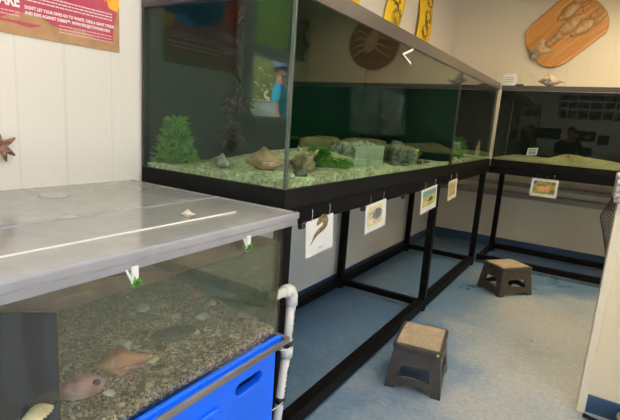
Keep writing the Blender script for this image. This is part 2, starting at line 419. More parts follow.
bm = BM(); box(bm, XR - .01, XR + .09, RY0, RY0 + .05, RZ0, RZ1); box(bm, XR - .01, XR + .09, RY1 - .05, RY1, RZ0, RZ1); box(bm, XR - .01, XR + .09, RY0 + .05, RY1 - .05, RZ0, RZ0 + .05); box(bm, XR - .01, XR + .09, RY0 + .05, RY1 - .05, RZ1 - .05, RZ1); box(bm, XR, XR + .08, -.025, .025, RZ0 + .05, RZ1 - .05)
obj('window_frame', bm, M['whitepaint'], w2)
for a, b in ((RY0 + .05, -.025), (.025, RY1 - .05)): obj('pane', B(XR + .04, XR + .046, a, b, RZ0 + .05, RZ1 - .05), M['winglass'], w2)
struct('baseboard_far', B(XL, XR, YF - .015, YF, 0, .12), M['navy'])
struct('baseboard_left', B(XL, XL + .012, 1.6, YF - .015, 0, .10), M['navy'])
# grey board lining the walls under the tanks
struct('trim_1', B(XL, XL + .012, 1.45, YF - .02, .11, 1.13), M['skirt'])
struct('trim_2', B(XL + .02, XR, YF - .014, YF, .125, 1.13), M['skirt2'])
# window with its frame, sash bar and panes
wn = link(bpy.data.objects.new('window_1', None)); wn['kind'] = 'structure'; wn.location = (XL, 0, WZ0)
bm = BM(); x0, x1 = XL - .11, XL + .015
box(bm, x0, x1, WY0, WY0 + .05, WZ0, WZ1); box(bm, XL - .08, x1, WY1 - .035, WY1 + .02, WZ0 - .02, WZ1)
box(bm, x0, x1, WY0, WY1, WZ1 - .05, WZ1); box(bm, x0, x1, WY0, WY1, WZ0, WZ0 + .03)
box(bm, XL - .09, XL - .02, WY0, WY1, 1.885, 1.955); box(bm, XL - .09, XL - .01, .13, .17, WZ0, WZ1); box(bm, XL - .09, XL - .01, -.38, -.33, WZ0, WZ1)
obj('window_frame', bm, M['whitepaint'], wn)
obj('window_sill', B(XL - .05, XL + .06, WY0 - .03, WY1 + .04, WZ0 - .035, WZ0), M['whitepaint'], wn)
obj('pane', B(XL - .062, XL - .056, WY0 + .05, WY1 - .03, 1.95, WZ1 - .05), glass('tinted window glass', (.52, .62, .55)), wn)
obj('pane', B(XL - .062, XL - .056, WY0 + .05, WY1 - .03, WZ0 + .03, 1.89), M['winglass'], wn)

# half wall on the right with its end trim, baseboard and speckled counter
struct('wall_partition', B(.15, XR, 2.835, 2.95, 0, 1.20), M['wall_h'])
struct('trim_3', B(.11, .152, 2.815, 2.965, 0, 1.20), mat('cream end trim', (.80, .69, .50), .4), bevel=.004)
struct('baseboard_partition', B(.152, XR, 2.82, 2.838, .012, .112), M['navy'])
struct('trim_4', B(.152, XR, 2.79, 2.835, 0, .012), mat('grey floor strip', (.38, .42, .48), .5))
c = obj('countertop', B(.088, XR, 2.74, 3.08, 1.20, 1.335), M['speckle'], base=(1.4, 2.9, 1.20), bevel=.01)
tag(c, 'white speckled countertop edge on the half wall at the right', 'countertop')

# ------------------------------------------------------------------ steel stands
T = .055
def bar(x0, x1, y0, y1, z0, z1): return B(x0, x1, y0, y1, z0, z1)
XS = -1.043; XB = -1.88
st = thing('tank_stand', 'long black steel stand carrying the long aquarium along the left wall', 'stand', (-1.46, 3.5, 0))
for y in (1.50, 3.59, 5.30):
    obj('post', B(XS - T, XS, y, y + T, 0, 1.06), M['black'], st)
    obj('post', B(XB, XB + T, y, y + T, 0, 1.06), M['black'], st)
    obj('cross_bar', B(XB + T, XS - T, y + .005, y + T - .005, .035, .085), M['black'], st)
    obj('cross_bar', B(XB + T, XS - T, y + .005, y + T - .005, 1.065, 1.135), M['black'], st)
obj('rail', B(XS - T, XS, 1.49, 5.45, 1.06, 1.138), M['black'], st)
obj('rail', B(XB, XB + T, 1.49, 5.45, 1.06, 1.138), M['black'], st)
for a, b in ((1.555, 3.59), (3.645, 5.30)):
    obj('rail', B(XS - T - .012, XS - .002, a, b, .025, .10), M['black'], st)
    obj('rail', B(XB, XB + T, a, b, .03, .09), M['black'], st)
fs = thing('tank_stand', 'black steel stand carrying the far aquarium along the far wall', 'stand', (.3, 5.95, 0))
for x in (XS + .002, .80, 2.30):
    if x > XS + .1: obj('post', B(x - T, x, 5.46, 5.46 + T, 0, 1.06), M['black'], fs)
    obj('post', B(x - (T if x > 0 else 0) , x + (0 if x > 0 else T), 6.17, 6.17 + T, 0, 1.06), M['black'], fs)
    obj('cross_bar', B(x - (T if x > 0 else 0), x + (0 if x > 0 else T) - .004, 5.46 + T, 6.17, .035, .085), M['black'], fs)
    obj('cross_bar', B(x - (T if x > 0 else 0), x + (0 if x > 0 else T) - .004, 5.46 + T, 6.17, 1.065, 1.135), M['black'], fs)
obj('rail', B(XS, 2.30, 5.455, 5.455 + T, 1.06, 1.138), M['black'], fs)
obj('rail', B(XS, 2.30, 6.17, 6.17 + T, 1.06, 1.138), M['black'], fs)
obj('rail', B(XS, 2.30, 5.46, 5.46 + T, .04, .10), M['black'], fs)
obj('rail', B(XS, 2.30, 6.17, 6.17 + T, .04, .10), M['black'], fs)

# ------------------------------------------------------------------ aquariums
def tank(name_label, x0, x1, y0, y1, z0=1.14, zt=2.032, backm=None, back='x', rim=.072, lip=.078, seam=None, toprim=.07, endm=None):
    t = thing('aquarium', name_label, 'aquarium', ((x0 + x1) / 2, (y0 + y1) / 2, z0), group='glass aquariums on black stands')
    g = .010
    def frame(z0, z1, w, o=.002):
        bm = BM()
        box(bm, x0 - o, x1 + o, y0 - o, y0 + w, z0, z1); box(bm, x0 - o, x1 + o, y1 - w, y1 + o, z0, z1)
        box(bm, x0 - o, x0 + w, y0 + w, y1 - w, z0, z1); box(bm, x1 - w, x1 + o, y0 + w, y1 - w, z0, z1)
        return bm
    obj('base_trim', frame(z0, z0 + lip, .014, .003), M['rim'], t)
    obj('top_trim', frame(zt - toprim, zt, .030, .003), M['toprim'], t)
    obj('bottom_panel', B(x0 + .014, x1 - .014, y0 + .014, y1 - .014, z0 + .01, z0 + .03), M['backblack'], t)
    za, zb = z0 + .03, zt - .01
    o = []
    if back == 'x':
        obj('back_panel', B(x0 + .004, x0 + .014, y0 + .0, y1 - .0, za, zb), backm, t)
        obj('front_pane', B(x1 - g - .002, x1 - .002, y0 + .004, y1 - .004, za, zb), M['glass'], t)
        obj('end_pane', B(x0 + .015, x1 - g - .004, y0 + .002, y0 + g + .002, za, zb), M['glass'], t)
        obj('end_pane', B(x0 + .015, x1 - g - .004, y1 - g - .002, y1 - .002, za, zb), endm or M['glass'], t)
    else:
        obj('back_panel', B(x0 + .014, x1 - .014, y1 - .014, y1 - .004, za, zb), backm, t)
        obj('front_pane', B(x0 + .004, x1 - .004, y0 + .002, y0 + g + .002, za, zb), M['glass'], t)
        obj('end_pane', B(x0 + .002, x0 + g + .002, y0 + .015, y1 - .015, za, zb), M['backblack'], t)
        obj('end_pane', B(x1 - g - .002, x1 - .002, y0 + .015, y1 - .015, za, zb), M['glass'], t)
    return t

XA0 = -1.915
tA = tank('long dark green aquarium nearest the camera on the black stand', XA0, XS, 1.489, 3.865, backm=M['backgreen'], endm=M['backgreen'])
obj('corner_seal', B(XS - .012, XS + .001, 1.488, 1.500, 1.218, 1.962), mat('grey green silicone bead', (.05, .07, .06), .4), tA)
obj('corner_seal', B(XA0, XA0 + .016, 1.486, 1.498, 1.218, 1.962), M['silicone'], tA)
obj('corner_seal', B(XS - .014, XS, 3.851, 3.866, 1.218, 1.962), M['silicone'], tA)
tB = tank('short aquarium with green plants in the corner, end to end with the long one', XA0, XS, 3.871, 5.44, backm=M['backblack'], endm=M['backblack'])
obj('corner_seal', B(XS - .004, XS + .012, 5.428, 5.446, 1.218, 1.965), M['tansil'], tB)
obj('corner_seal', B(XS - .012, XS + .001, 3.871, 3.878, 1.218, 1.962), M['silicone'], tB)
tC = tank('far black backed aquarium along the far wall under the lobster board', -1.028, 2.25, 5.455, 6.24, zt=2.015, backm=M['backblack'], back='y', toprim=.05)
for t, (x0, x1, y0, y1, zw) in ((tA, (XA0 + .015, XS - .013, 1.502, 3.853, 1.960)), (tB, (XA0 + .015, XS - .013, 3.884, 5.427, 1.960)), (tC, (-1.014, 2.236, 5.468, 6.224, 1.962))):
    obj('water_surface', sheet(x0, x1, y0, y1, zw), M['water'], t)

def bed(name, label, x0, x1, y0, y1, h, zb, m, step=.03, rough=.006, kind='stuff'):
    nx = max(2, int((x1 - x0) / step)); ny = max(2, int((y1 - y0) / step)); bm = BM(); top = []
    for i in range(nx + 1):
        row = []
        for j in range(ny + 1):
            x = x0 + (x1 - x0) * i / nx; y = y0 + (y1 - y0) * j / ny
            z = h(x, y) + rough * noise.noise(V((x * 40, y * 40, 1)))
            row.append(bm.verts.new((x, y, z)))
        top.append(row)
    for i in range(nx):
        for j in range(ny): bm.faces.new((top[i][j], top[i + 1][j], top[i + 1][j + 1], top[i][j + 1]))
    edge = [top[i][0] for i in range(nx + 1)] + [top[nx][j] for j in range(1, ny + 1)] + [top[i][ny] for i in range(nx - 1, -1, -1)] + [top[0][j] for j in range(ny - 1, 0, -1)]
    low = [bm.verts.new((v.co.x, v.co.y, zb)) for v in edge]
    for k in range(len(edge)):
        k2 = (k + 1) % len(edge); bm.faces.new((edge[k], edge[k2], low[k2], low[k]))
    bm.faces.new(low)
    return bm

def bump2(x, y, cx, cy, sx, sy): return math.exp(-((x - cx) / sx) ** 2 - ((y - cy) / sy) ** 2)
def hA(x, y):
    return 1.238 + .012 * noise.noise(V((x * 5, y * 5, 0))) + .10 * bump2(x, y, -1.45, 2.3, .32, .45) + .035 * bump2(x, y, -1.7, 3.2, .3, .5) + .02 * bump2(x, y, -1.2, 1.6, .2, .2)
def hB(x, y): return 1.236 + .012 * noise.noise(V((x * 5, y * 5, 4))) + .05 * bump2(x, y, -1.5, 4.7, .3, .4)
def hC(x, y): return 1.232 + .012 * noise.noise(V((x * 5, y * 5, 8))) + .085 * bump2(x, y, -.30, 5.80, .20, .22) + .055 * bump2(x, y, .05, 5.9, .3, .2) + .04 * bump2(x, y, -.75, 5.95, .2, .2)
gb = obj('gravel_bed', bed('g', '', XA0 + .016, XS - .014, 1.503, 3.85, hA, 1.171, M['sand']), M['sand'], smooth=True, base=(-1.45, 2.6, 1.171))
tag(gb, 'pale crushed shell gravel covering the bottom of the long near aquarium', 'gravel', kind='stuff')
gb = obj('gravel_bed', bed('g', '', XA0 + .016, XS - .014, 3.886, 5.426, hB, 1.171, M['sand']), M['sand'], smooth=True, base=(-1.45, 4.6, 1.171))
tag(gb, 'pale gravel covering the bottom of the corner aquarium with green plants', 'gravel', kind='stuff')
gb = obj('sand_bed', bed('g', '', -1.013, 2.235, 5.469, 6.223, hC, 1.171, M['sandfar']), M['sandfar'], smooth=True, base=(.3, 5.85, 1.171))
tag(gb, 'mounded greenish sand covering the bottom of the far aquarium', 'sand', kind='stuff')

# rocks, plants and shells in the long aquarium
def rock(label, c, r, m, rot=0, nz=.35, sub=3, seed=0, name='rock', cat='rock', tilt=0, group=None):
    bm = BM(); ell(bm, c, r, RZ(rot) @ RX(tilt), sub, nz, 1.8, seed)
    o = obj(name, bm, m, smooth=True, base=(c[0], c[1], c[2] - r[2])); tag(o, label, cat, group); return o

def clump(bm, c, r, n, L, w, seed=0, upright=.3):
    """leafy tuft: n bent blades growing out of a point cloud"""
    rd = random.Random(seed)
    for _ in range(n):
        a = rd.uniform(0, 2 * PI); q = rd.random() ** .5
        hz = rd.random() ** 1.5; tp = 1.1 - .75 * hz
        base = V((c[0] + r[0] * q * tp * math.cos(a) * .5, c[1] + r[1] * q * tp * math.sin(a) * .5, c[2] + r[2] * hz * .5))
        d = V((math.cos(a) * rd.uniform(.2, 1), math.sin(a) * rd.uniform(.2, 1), rd.uniform(upright, 1))).normalized()
        s = d.cross(V((rd.uniform(-1, 1), rd.uniform(-1, 1), rd.uniform(-1, 1)))).normalized()
        l = L * rd.uniform(.5, 1.1)
        p1 = base + d * l * .5; p2 = base + (d + V((rd.uniform(-.3, .3), rd.uniform(-.3, .3), -.15))) * l
        ww = w * rd.uniform(.6, 1.2)
        v = [bm.verts.new(base - s * ww * .3), bm.verts.new(base + s * ww * .3), bm.verts.new(p1 + s * ww), bm.verts.new(p1 - s * ww), bm.verts.new(p2 + s * ww * .4), bm.verts.new(p2 - s * ww * .4)]
        bm.faces.new((v[0], v[1], v[2], v[3])); bm.faces.new((v[3], v[2], v[4], v[5]))
    return bm

def plant(label, c, r, n, L, w, m, seed, name='algae_clump', cat='algae', upright=.3):
    o = obj(name, clump(BM(), c, r, int(n * 2.6), L * .62, w * .5, seed, upright), m, base=c); tag(o, label, cat); return o

def on(x, y, h=hA, d=0.0): return (x, y, h(x, y) + d)

# whelk: spiral shell built from a tapering coil
def whelk(label, loc, size, rot, m, name='whelk_shell', cat='shell', tilt=0.0, lab2=None):
    t = thing(name, label, cat, loc)
    R = RZ(rot) @ RY(tilt)
    prof = [(-1.0, .03), (-.92, .09), (-.82, .17), (-.76, .15), (-.66, .27), (-.60, .24), (-.48, .40), (-.40, .37), (-.22, .58), (.0, .52), (.2, .40), (.45, .25), (.7, .14), (.95, .07), (1.0, .03)]
    bm = BM(); n = 20; rings = []
    for i, (u, r) in enumerate(prof):
        ring = []
        for k in range(n):
            a = 2 * PI * k / n
            rr = r * (1 + .16 * math.sin(7 * a) * (1 if -.45 < u < .05 else 0) + .16 * math.cos(a + u * 5))
            p = V((u, rr * math.cos(a), rr * math.sin(a) * .9)) * size * .5
            p.z += size * .24
            ring.append(bm.verts.new(V(loc) + R @ p))
        rings.append(ring)
    for i in range(len(rings) - 1):
        for k in range(n): bm.faces.new((rings[i][k], rings[i][(k + 1) % n], rings[i + 1][(k + 1) % n], rings[i + 1][k]))
    bm.faces.new(rings[0][::-1]); bm.faces.new(rings[-1])
    obj('shell_body', bm, m, t, smooth=True)
    bm = BM(); ell(bm, (0, 0, 0), (size * .20, size * .018, size * .045), None, 2)
    for v in bm.verts: v.co = V(loc) + R @ (v.co + V((size * .12, -size * .215, size * .20)))
    obj('aperture_lip', bm, M['pinkshell'], t, smooth=True)
    return t

def scallop(label, loc, size, rot, tilt, m, name='scallop_shell', elong=1.0):
    """ribbed fan shell half, as a shallow domed shell with thickness"""
    R = Matrix.Rotation(rot, 3, 'Z') @ Matrix.Rotation(tilt, 3, 'X')
    bm = BM(); na, nr = 28, 7; 
    def sheet(dz, flip):
        rows = []
        for j in range(nr + 1):
            q = j / nr; row = []
            for i in range(na + 1):
                a = -1.25 + 2.5 * i / na
                rr = q * size * (1 + .03 * math.cos(i * PI)) 
                z = size * (.30 * (1 - q * q) * 0 + .28 * math.sin(PI * min(1, q * .95)) * math.cos(a * .9) + .018 * (1 if i % 2 else -1) * q)
                row.append(bm.verts.new(V(loc) + R @ V((rr * math.sin(a) * .85 * elong, rr * math.cos(a) - size * .4, z + dz))))
            rows.append(row)
        for j in range(nr):
            for i in range(na):
                bm.faces.new((rows[j][i], rows[j][i + 1], rows[j + 1][i + 1], rows[j + 1][i]))
        return rows
    a = sheet(0.004, 0); b = sheet(0, 1)
    for i in range(na): bm.faces.new((a[-1][i], a[-1][i + 1], b[-1][i + 1], b[-1][i]))
    o = obj(name, bm, m, smooth=True, base=loc); tag(o, label, 'shell'); return o

# near corner cluster
rock('tan rough rock on the gravel in the near corner of the long aquarium', on(-1.20, 1.86, hA, .03), (.05, .075, .055), M['rock_tan'], .4, .35, seed=2)
bm = BM(); rd = random.Random(3)
c0 = V(on(-1.14, 1.78, hA, .03))
for k in range(7):
    a = k * .9; d = V((math.cos(a) * .5, math.sin(a) * .5 + .2, .9)).normalized(); l = rd.uniform(.07, .13)
    tube(bm, [c0, c0 + d * l * .5 + V((0, 0, .01)), c0 + d * l], .01, 6, rs=[.013, .010, .005])
o = obj('coral_branch', bm, M['rock_tan'], smooth=True, base=tuple(c0)); tag(o, 'small tan branching coral beside the near corner rock in the long aquarium', 'coral')
whelk('orange brown whelk shell on the gravel by the near end glass', on(-1.27, 1.66, hA, -.012), .21, .5, noisy('muddy orange shell', (.16, .12, .06), (.46, .25, .09), 12, .6, bump=.6))
rock('small black pebble in the near corner of the long aquarium', on(-1.10, 1.68, hA, .01), (.03, .035, .02), M['rock_dark'], 0, .3, 2, 5)
rock('white shell fragment on the gravel in the near corner of the long aquarium', on(-1.09, 1.60, hA, .008), (.012, .014, .010), M['whiteshell'], 0, .5, 2, 7, name='shell_fragment', cat='shell')
# fish lying on the gravel near the end glass
def fish(label, c, L, rot, m, tilt=0):
    t = thing('fish', label, 'fish', c); R = RZ(rot) @ RY(tilt)
    def X(p): return V(c) + R @ V(p)
    bm = BM(); n = 10; prof = [(-.5, .03), (-.42, .10), (-.25, .17), (0, .19), (.2, .13), (.38, .06), (.45, .04)]; rings = []
    for u, r in prof: rings.append([bm.verts.new(X((u * L, r * L * .55 * math.cos(2 * PI * k / n), r * L * math.sin(2 * PI * k / n)))) for k in range(n)])
    for i in range(len(rings) - 1):
        for k in range(n): bm.faces.new((rings[i][k], rings[i][(k + 1) % n], rings[i + 1][(k + 1) % n], rings[i + 1][k]))
    bm.faces.new(rings[0][::-1]); bm.faces.new(rings[-1])
    obj('body', bm, m, t, smooth=True)
    def fin(name, pts):
        bm = BM(); a = [bm.verts.new(X((p[0] * L, .004, p[1] * L))) for p in pts]; b = [bm.verts.new(X((p[0] * L, -.004, p[1] * L))) for p in pts]
        bm.faces.new(a); bm.faces.new(b[::-1])
        for i in range(len(a)): j = (i + 1) % len(a); bm.faces.new((a[i], a[j], b[j], b[i]))
        obj(name, bm, m, t)
    fin('tail_fin', [(.42, .03), (.62, .16), (.56, 0), (.62, -.16), (.42, -.03)])
    fin('dorsal_fin', [(-.15, .15), (-.02, .30), (.10, .26), (.25, .10)])
    return t
fish('small grey and white fish resting on the gravel behind the near end glass', on(-1.52, 1.63, hA, .028), .15, -.2, M['rock_grey'], .1)
plant('bright green algae clump against the wall at the left end of the long aquarium', on(-1.83, 1.62), (.17, .17, .42), 600, .07, .012, M['alga'], 1)
plant('bright green algae clump right of the near corner rock', on(-1.24, 2.05), (.14, .16, .13), 420, .06, .010, M['alga'], 2)
plant('small green algae tuft in front of the pale grey rock', on(-1.13, 2.10), (.08, .12, .06), 220, .05, .010, M['alga'], 3)
plant('dark green weed at the back behind the pale grey rock', on(-1.55, 2.85), (.12, .12, .08), 200, .10, .010, M['algadark'], 4)
plant('dark green weed on the gravel near the right of the end glass', on(-1.25, 1.95), (.16, .12, .02), 160, .05, .010, M['algadark'], 14)
rock('long pale grey rock left of the white plastic panel', on(-1.32, 2.60, hA, .04), (.07, .20, .06), M['rock_grey'], -.2, .6, seed=11)
rock('dark round rock right of the white plastic panel', on(-1.17, 2.98, hA, .05), (.09, .13, .095), M['rock_dark'], 0, .4, seed=12)
rock('black rock on the gravel just right of the white plastic panel', on(-1.09, 2.74, hA, .02), (.03, .06, .04), M['rock_dark'], .2, .4, seed=13)
rock('pale grey rock in front of the brown arched rock', on(-1.18, 3.22, hA, .03), (.06, .10, .06), M['rock_grey'], .2, .4, seed=14)
rock('long brown arched rock lying at the back of the long aquarium', on(-1.62, 3.35, hA, .035), (.15, .40, .085), M['rock_brown'], -.1, .25, seed=15)
rock('brown hump backed rock near the right end of the long aquarium', on(-1.38, 3.66, hA, .035), (.12, .14, .07), M['rock_brown'], .1, .3, seed=16)
rock('low brown rock at the foot of the dark green tank back', on(-1.80, 3.0, hA, .05), (.08, .30, .08), M['rock_brown'], .1, .35, seed=17)
rd = random.Random(8)
for k, (x, y) in enumerate([(-1.10, 2.95), (-1.12, 3.30), (-1.10, 3.40)]):
    rock(['small dark stone below the dark round rock', 'small dark stone below the pale grey rock', 'small dark stone right of the pale grey rock'][k], on(x, y, hA, .008), (.018, .025, .014), M['rock_dark'], k, .3, 2, 20 + k)
# white perforated plastic panel
ol = [(0, 0), (.22, 0), (.235, .12), (.01, .12)]
holes = [circle(.03 + .028 * i, .02 + .02 * j, .005, 6) for i in range(7) for j in range(5)]
me = laid(poly_mesh([rrect(0, 0, .36, .145, .008)] + [circle(.03 + .03 * i, .02 + .021 * j, .005, 6) for i in range(11) for j in range(6)], .006), plane_xf((-1.09, 2.18, 1.238), (0, 1, 0), (.03, 0, 1)))
o = obj('plastic_panel', me, M['plexi'], base=(-1.09, 2.36, 1.238)); tag(o, 'white perforated plastic panel standing on the gravel in the long aquarium', 'panel')
plant('green algae growing behind the white plastic panel', on(-1.13, 2.38), (.04, .12, .03), 160, .04, .009, M['alga'], 6)
# yellow tipped stems
bm = BM(); rd = random.Random(9); c0 = V(on(-1.13, 3.22))
tips = []
for k in range(5):
    e = c0 + V((rd.uniform(-.02, .02), rd.uniform(-.02, .10), rd.uniform(.07, .13))); tips.append(e)
    tube(bm, [c0, c0.lerp(e, .5) + V((0, .01, .01)), e], .003, 5)
o = thing('star_tipped_plant', 'thin yellow stems with small star tips by the brown arched rock', 'plant', tuple(c0))
obj('stem', bm, mat('yellow stem', (.45, .42, .08), .6), o)
bm = BM()
for e in tips[:3]: clump(bm, e, (.004, .004, .002), 10, .018, .003, 3, -.2)
obj('star_tip', bm, mat('yellow tip', (.75, .68, .25), .6), o)
# hanging kelp strand with leafy foot: twisted ribbon
kx, ky = -1.83, 2.08
kp = thing('hanging_kelp', 'dark twisted artificial kelp strand hanging at the back of the long aquarium', 'artificial plant', (kx, ky, 1.25))
bm = BM(); pts = [V((kx, ky, 2.0 - .0075 * i)) for i in range(52)]
for ph in (0, PI):
    tube(bm, [p + V((.014 * math.cos(i * .55 + ph), .014 * math.sin(i * .55 + ph), 0)) for i, p in enumerate(pts)], .010, 6)
M['kelp'] = noisy('dark kelp', (.006, .014, .005), (.015, .032, .010), 20, .6)
obj('strand', bm, M['kelp'], kp, smooth=True)
bm = BM()
clump(bm, (kx, ky, 1.56), (.09, .09, .06), 130, .07, .012, 5, -.8); clump(bm, (kx - .0, ky - .04, 1.36), (.05, .05, .22), 110, .07, .012, 6, -.5)
obj('leaf_tuft', bm, M['kelp'], kp)

# corner aquarium plants
plant('bushy green plant left of the tan coral in the corner aquarium', on(-1.17, 4.35, hB), (.10, .26, .22), 380, .12, .014, M['alga'], 21, 'water_plant', 'plant')
plant('taller green plant behind, in the middle of the corner aquarium', on(-1.25, 4.75, hB), (.12, .2, .26), 360, .13, .016, M['alga'], 22, 'water_plant', 'plant')
plant('small green plant beside the seam between the two wall tanks', on(-1.13, 4.02, hB), (.07, .10, .05), 160, .06, .012, M['alga'], 23, 'water_plant', 'plant')
bm = BM(); c0 = V(on(-1.12, 5.10, hB))
for k, (dy, dz) in enumerate([(0, .17), (.03, .12), (-.05, .07), (.06, .06), (-.02, .11)]):
    tube(bm, [c0, c0 + V((0, dy * .4 + .01, dz * .5)), c0 + V((.01, dy + .03, dz))], .01, 6, rs=[.022, .015, .006])
o = obj('coral_branch', bm, M['shell_pale'], smooth=True, base=tuple(c0)); tag(o, 'upright tan coral branch at the right end of the corner aquarium', 'coral')
rock('reddish rock behind the plants in the corner aquarium', on(-1.50, 4.6, hB, .06), (.08, .14, .12), noisy('dark red rock', (.03, .005, .005), (.07, .012, .012), 8, .8, bump=.5), 0, .4, seed=31)
rock('white stone between the plants in the corner aquarium', on(-1.10, 4.20, hB, .012), (.022, .04, .02), M['whiteshell'], 0, .4, 2, 32)

# far aquarium contents
rock('tan stone half buried in the sand mound of the far aquarium', (-.28, 5.72, 1.30), (.09, .07, .03), M['rock_tan'], 0, .3, seed=40)
def hose(label, c, r, ax, a0, a1, group=None):
    bm = BM(); pts = []
    for i in range(22):
        a = a0 + (a1 - a0) * i / 21
        pts.append((c[0] + (r * math.cos(a) if ax == 'x' else 0), c[1] + (r * math.cos(a) if ax == 'y' else 0), c[2] + r * math.sin(a)))
    e = V(pts[-1]); s = V(pts[0])
    tube(bm, [V((s.x, s.y, 1.97))] * 0 + pts, .011, 8)
    tube(bm, [V(pts[5]) + V((0, 0, 0)), V((pts[5][0], pts[5][1], 2.0))], .009, 8)
    o = obj('air_hose', bm, M['hose'], smooth=True, base=c); tag(o, label, 'hose', 'looped air hoses in the tanks'); return o
hose('looped black air hose hanging at the left end of the far aquarium', (-.76, 5.62, 1.775), .06, 'x', .8, 5.6)
hose('looped black air hose hanging at the right of the far aquarium', (.06, 5.62, 1.79), .075, 'x', 1.0, 5.4)
hose('looped black air hose hanging in the corner aquarium', (-1.14, 5.2, 1.80), .10, 'y', .2, 4.2)
# filter box hung in far aquarium left corner
ft = thing('tank_filter', 'black filter box hung inside the left end of the far aquarium', 'filter', (-.88, 5.6, 1.82))
obj('filter_body', B(-.99, -.72, 5.53, 5.66, 1.86, 1.955), M['hose'], ft, bevel=.01)
obj('intake_tube', tube(BM(), [(-.95, 5.62, 1.87), (-.95, 5.62, 1.45)], .012, 8), M['hose'], ft)
# small photo card leaning in the far tank
me = laid(poly_mesh([rrect(0, 0, .10, .08, .002)], .003), plane_xf((-.69, 5.53, 1.285), (1, 0, .12), (.1, .0, 1)))
pc = obj('photo_card', me, M['paper'], base=(-.65, 5.53, 1.285)); tag(pc, 'small white photo card standing inside the far aquarium near its left end', 'card')
me = laid(poly_mesh([rrect(.012, .012, .088, .068, .002)], .002), plane_xf((-.69, 5.528, 1.285), (1, 0, .12), (.1, .0, 1)))
obj('printed_picture', me, noisy('grey print', (.12, .12, .12), (.6, .58, .56), 45, .6), pc)
pc.children[0].data.transform(Matrix.Translation(V((0, 0, 0))))

# ------------------------------------------------------------------ hanging picture cards
def picture(par, Mx, w, h, kind):
    """small printed animal on the card: background block plus the animal"""
    def put(name, me, m): obj(name, laid(me, Mx), m, par)
    if kind == 'shrimp':
        b = []
        up = [(.05, .055), (.075, .075), (.105, .09), (.14, .10), (.175, .108), (.20, .125), (.21, .15), (.195, .178), (.16, .187), (.12, .175), (.10, .150), (.105, .138), (.125, .142), (.15, .148), (.165, .14), (.15, .128), (.115, .12), (.08, .10)]
        s = w / .25
        put('printed_shrimp', poly_mesh([[(x * s - .01 * s, y * s) for x, y in up]], .0016), noisy('brown shrimp print', (.05, .035, .02), (.30, .20, .09), 60, .6))
        put('printed_line', poly_mesh([[(w * .42, h * .14), (w * .62, h * .14), (w * .62, h * .155), (w * .42, h * .155)]], .0012), M['grayink'])
    else:
        cols = {'crab': ((.50, .44, .26), (.72, .66, .42)), 'snail': ((.25, .34, .10), (.62, .50, .20)), 'coral': ((.30, .25, .08), (.55, .45, .20)), 'reef': ((.05, .10, .03), (.45, .42, .10))}[kind]
        if kind == 'reef': rc = rrect(w * .09, h * .17, w * .91, h * .88, .002)
        elif kind == 'snail': rc = rrect(w * .09, h * .24, w * .91, h * .9, .002)
        else: rc = rrect(w * .10, h * .2, w * .80, h * .92, .002)
        put('printed_background', poly_mesh([rc], .0014), noisy(kind + ' print ground', cols[0], cols[1], 22, .6))
        if kind == 'crab':
            put('printed_animal', poly_mesh([circle(w * .56, h * .58, w * .22, 18, h * .20)], .002), noisy('grey crab print', (.05, .06, .07), (.25, .28, .30), 60, .6))
            for k in range(4):
                put('printed_leg', poly_mesh([[(w * .36, h * (.48 + .06 * k)), (w * .12, h * (.42 + .09 * k)), (w * .12, h * (.43 + .09 * k)), (w * .36, h * (.50 + .06 * k))]], .002), M['ink'])
        elif kind == 'snail':
            put('printed_sea', poly_mesh([[(w * .09, h * .66), (w * .91, h * .70), (w * .91, h * .9), (w * .09, h * .9)]], .0018), mat('blue green sea print', (.12, .30, .26), .6))
            put('printed_animal', poly_mesh([circle(w * .60, h * .50, w * .13, 14, h * .10)], .0022), mat('dark brown print', (.08, .03, .015), .6))
            put('printed_leg', poly_mesh([[(w * .48, h * .48), (w * .25, h * .52), (w * .48, h * .44)]], .0022), M['ink'])
        elif kind == 'coral':
            put('printed_animal', poly_mesh([circle(w * .45, h * .5, w * .22, 9, h * .16)], .002), mat('tan print', (.55, .35, .15), .6))
        else:
            put('printed_animal', poly_mesh([circle(w * .50, h * .46, w * .30, 9, h * .17)], .0018), noisy('orange fish print', (.45, .16, .05), (.75, .50, .25), 60, .6))
            put('printed_water', poly_mesh([[(w * .09, h * .6), (w * .24, h * .84), (w * .20, h * .88), (w * .09, h * .88)]], .002), mat('blue print', (.02, .12, .25), .6))

def hang_card(label, yl, yr, z0, z1, kind, axis='y', tilt=.0):
    w = abs(yr - yl)
    if axis == 'y':
        t = thing('picture_card', label, 'picture card', group='picture cards hung on the stands', loc=(XS + .006, (yl + yr) / 2, z0)); Mx = plane_xf((XS + .012, yl, z0), (tilt, 1, .05), (-.03, -.05, 1)); wire = lambda a: (XS + .006, a, 0)
    else:
        t = thing('picture_card', label, 'picture card', group='picture cards hung on the stands', loc=((yl + yr) / 2, 5.445, z0)); Mx = plane_xf((yl, 5.440, z0), (1, 0, .0), (0, .03, 1)); wire = lambda a: (a, 5.446, 0)
    h = z1 - z0
    cd = obj('card', laid(poly_mesh([rrect(0, 0, w, h, .003)], .0016), Mx), M['paper'], t)
    Mp = Mx @ Matrix.Translation(V((0, 0, .0016)))
    picture(cd, Mp, w, h, kind)
    for f in (.18, .82):
        b = Mx @ V((w * f, h - .006, 0))
        p = [b + V((0, 0, 0)), b + V((.003 if axis == 'y' else 0, 0 if axis == 'y' else -.003, .02)), b + V((.004 if axis == 'y' else 0, 0 if axis == 'y' else -.004, .045)), b + V((0, 0, .055))]
        obj('wire_hook', tube(BM(), p, .0022, 6), M['chrome'], t)
    return t
hang_card('white card with a brown shrimp drawing hanging at the near end of the stand', 1.66, 1.90, .895, 1.062, 'shrimp')
hang_card('white card with a grey spider crab picture, second card along the stand', 2.26, 2.54, .90, 1.062, 'crab')
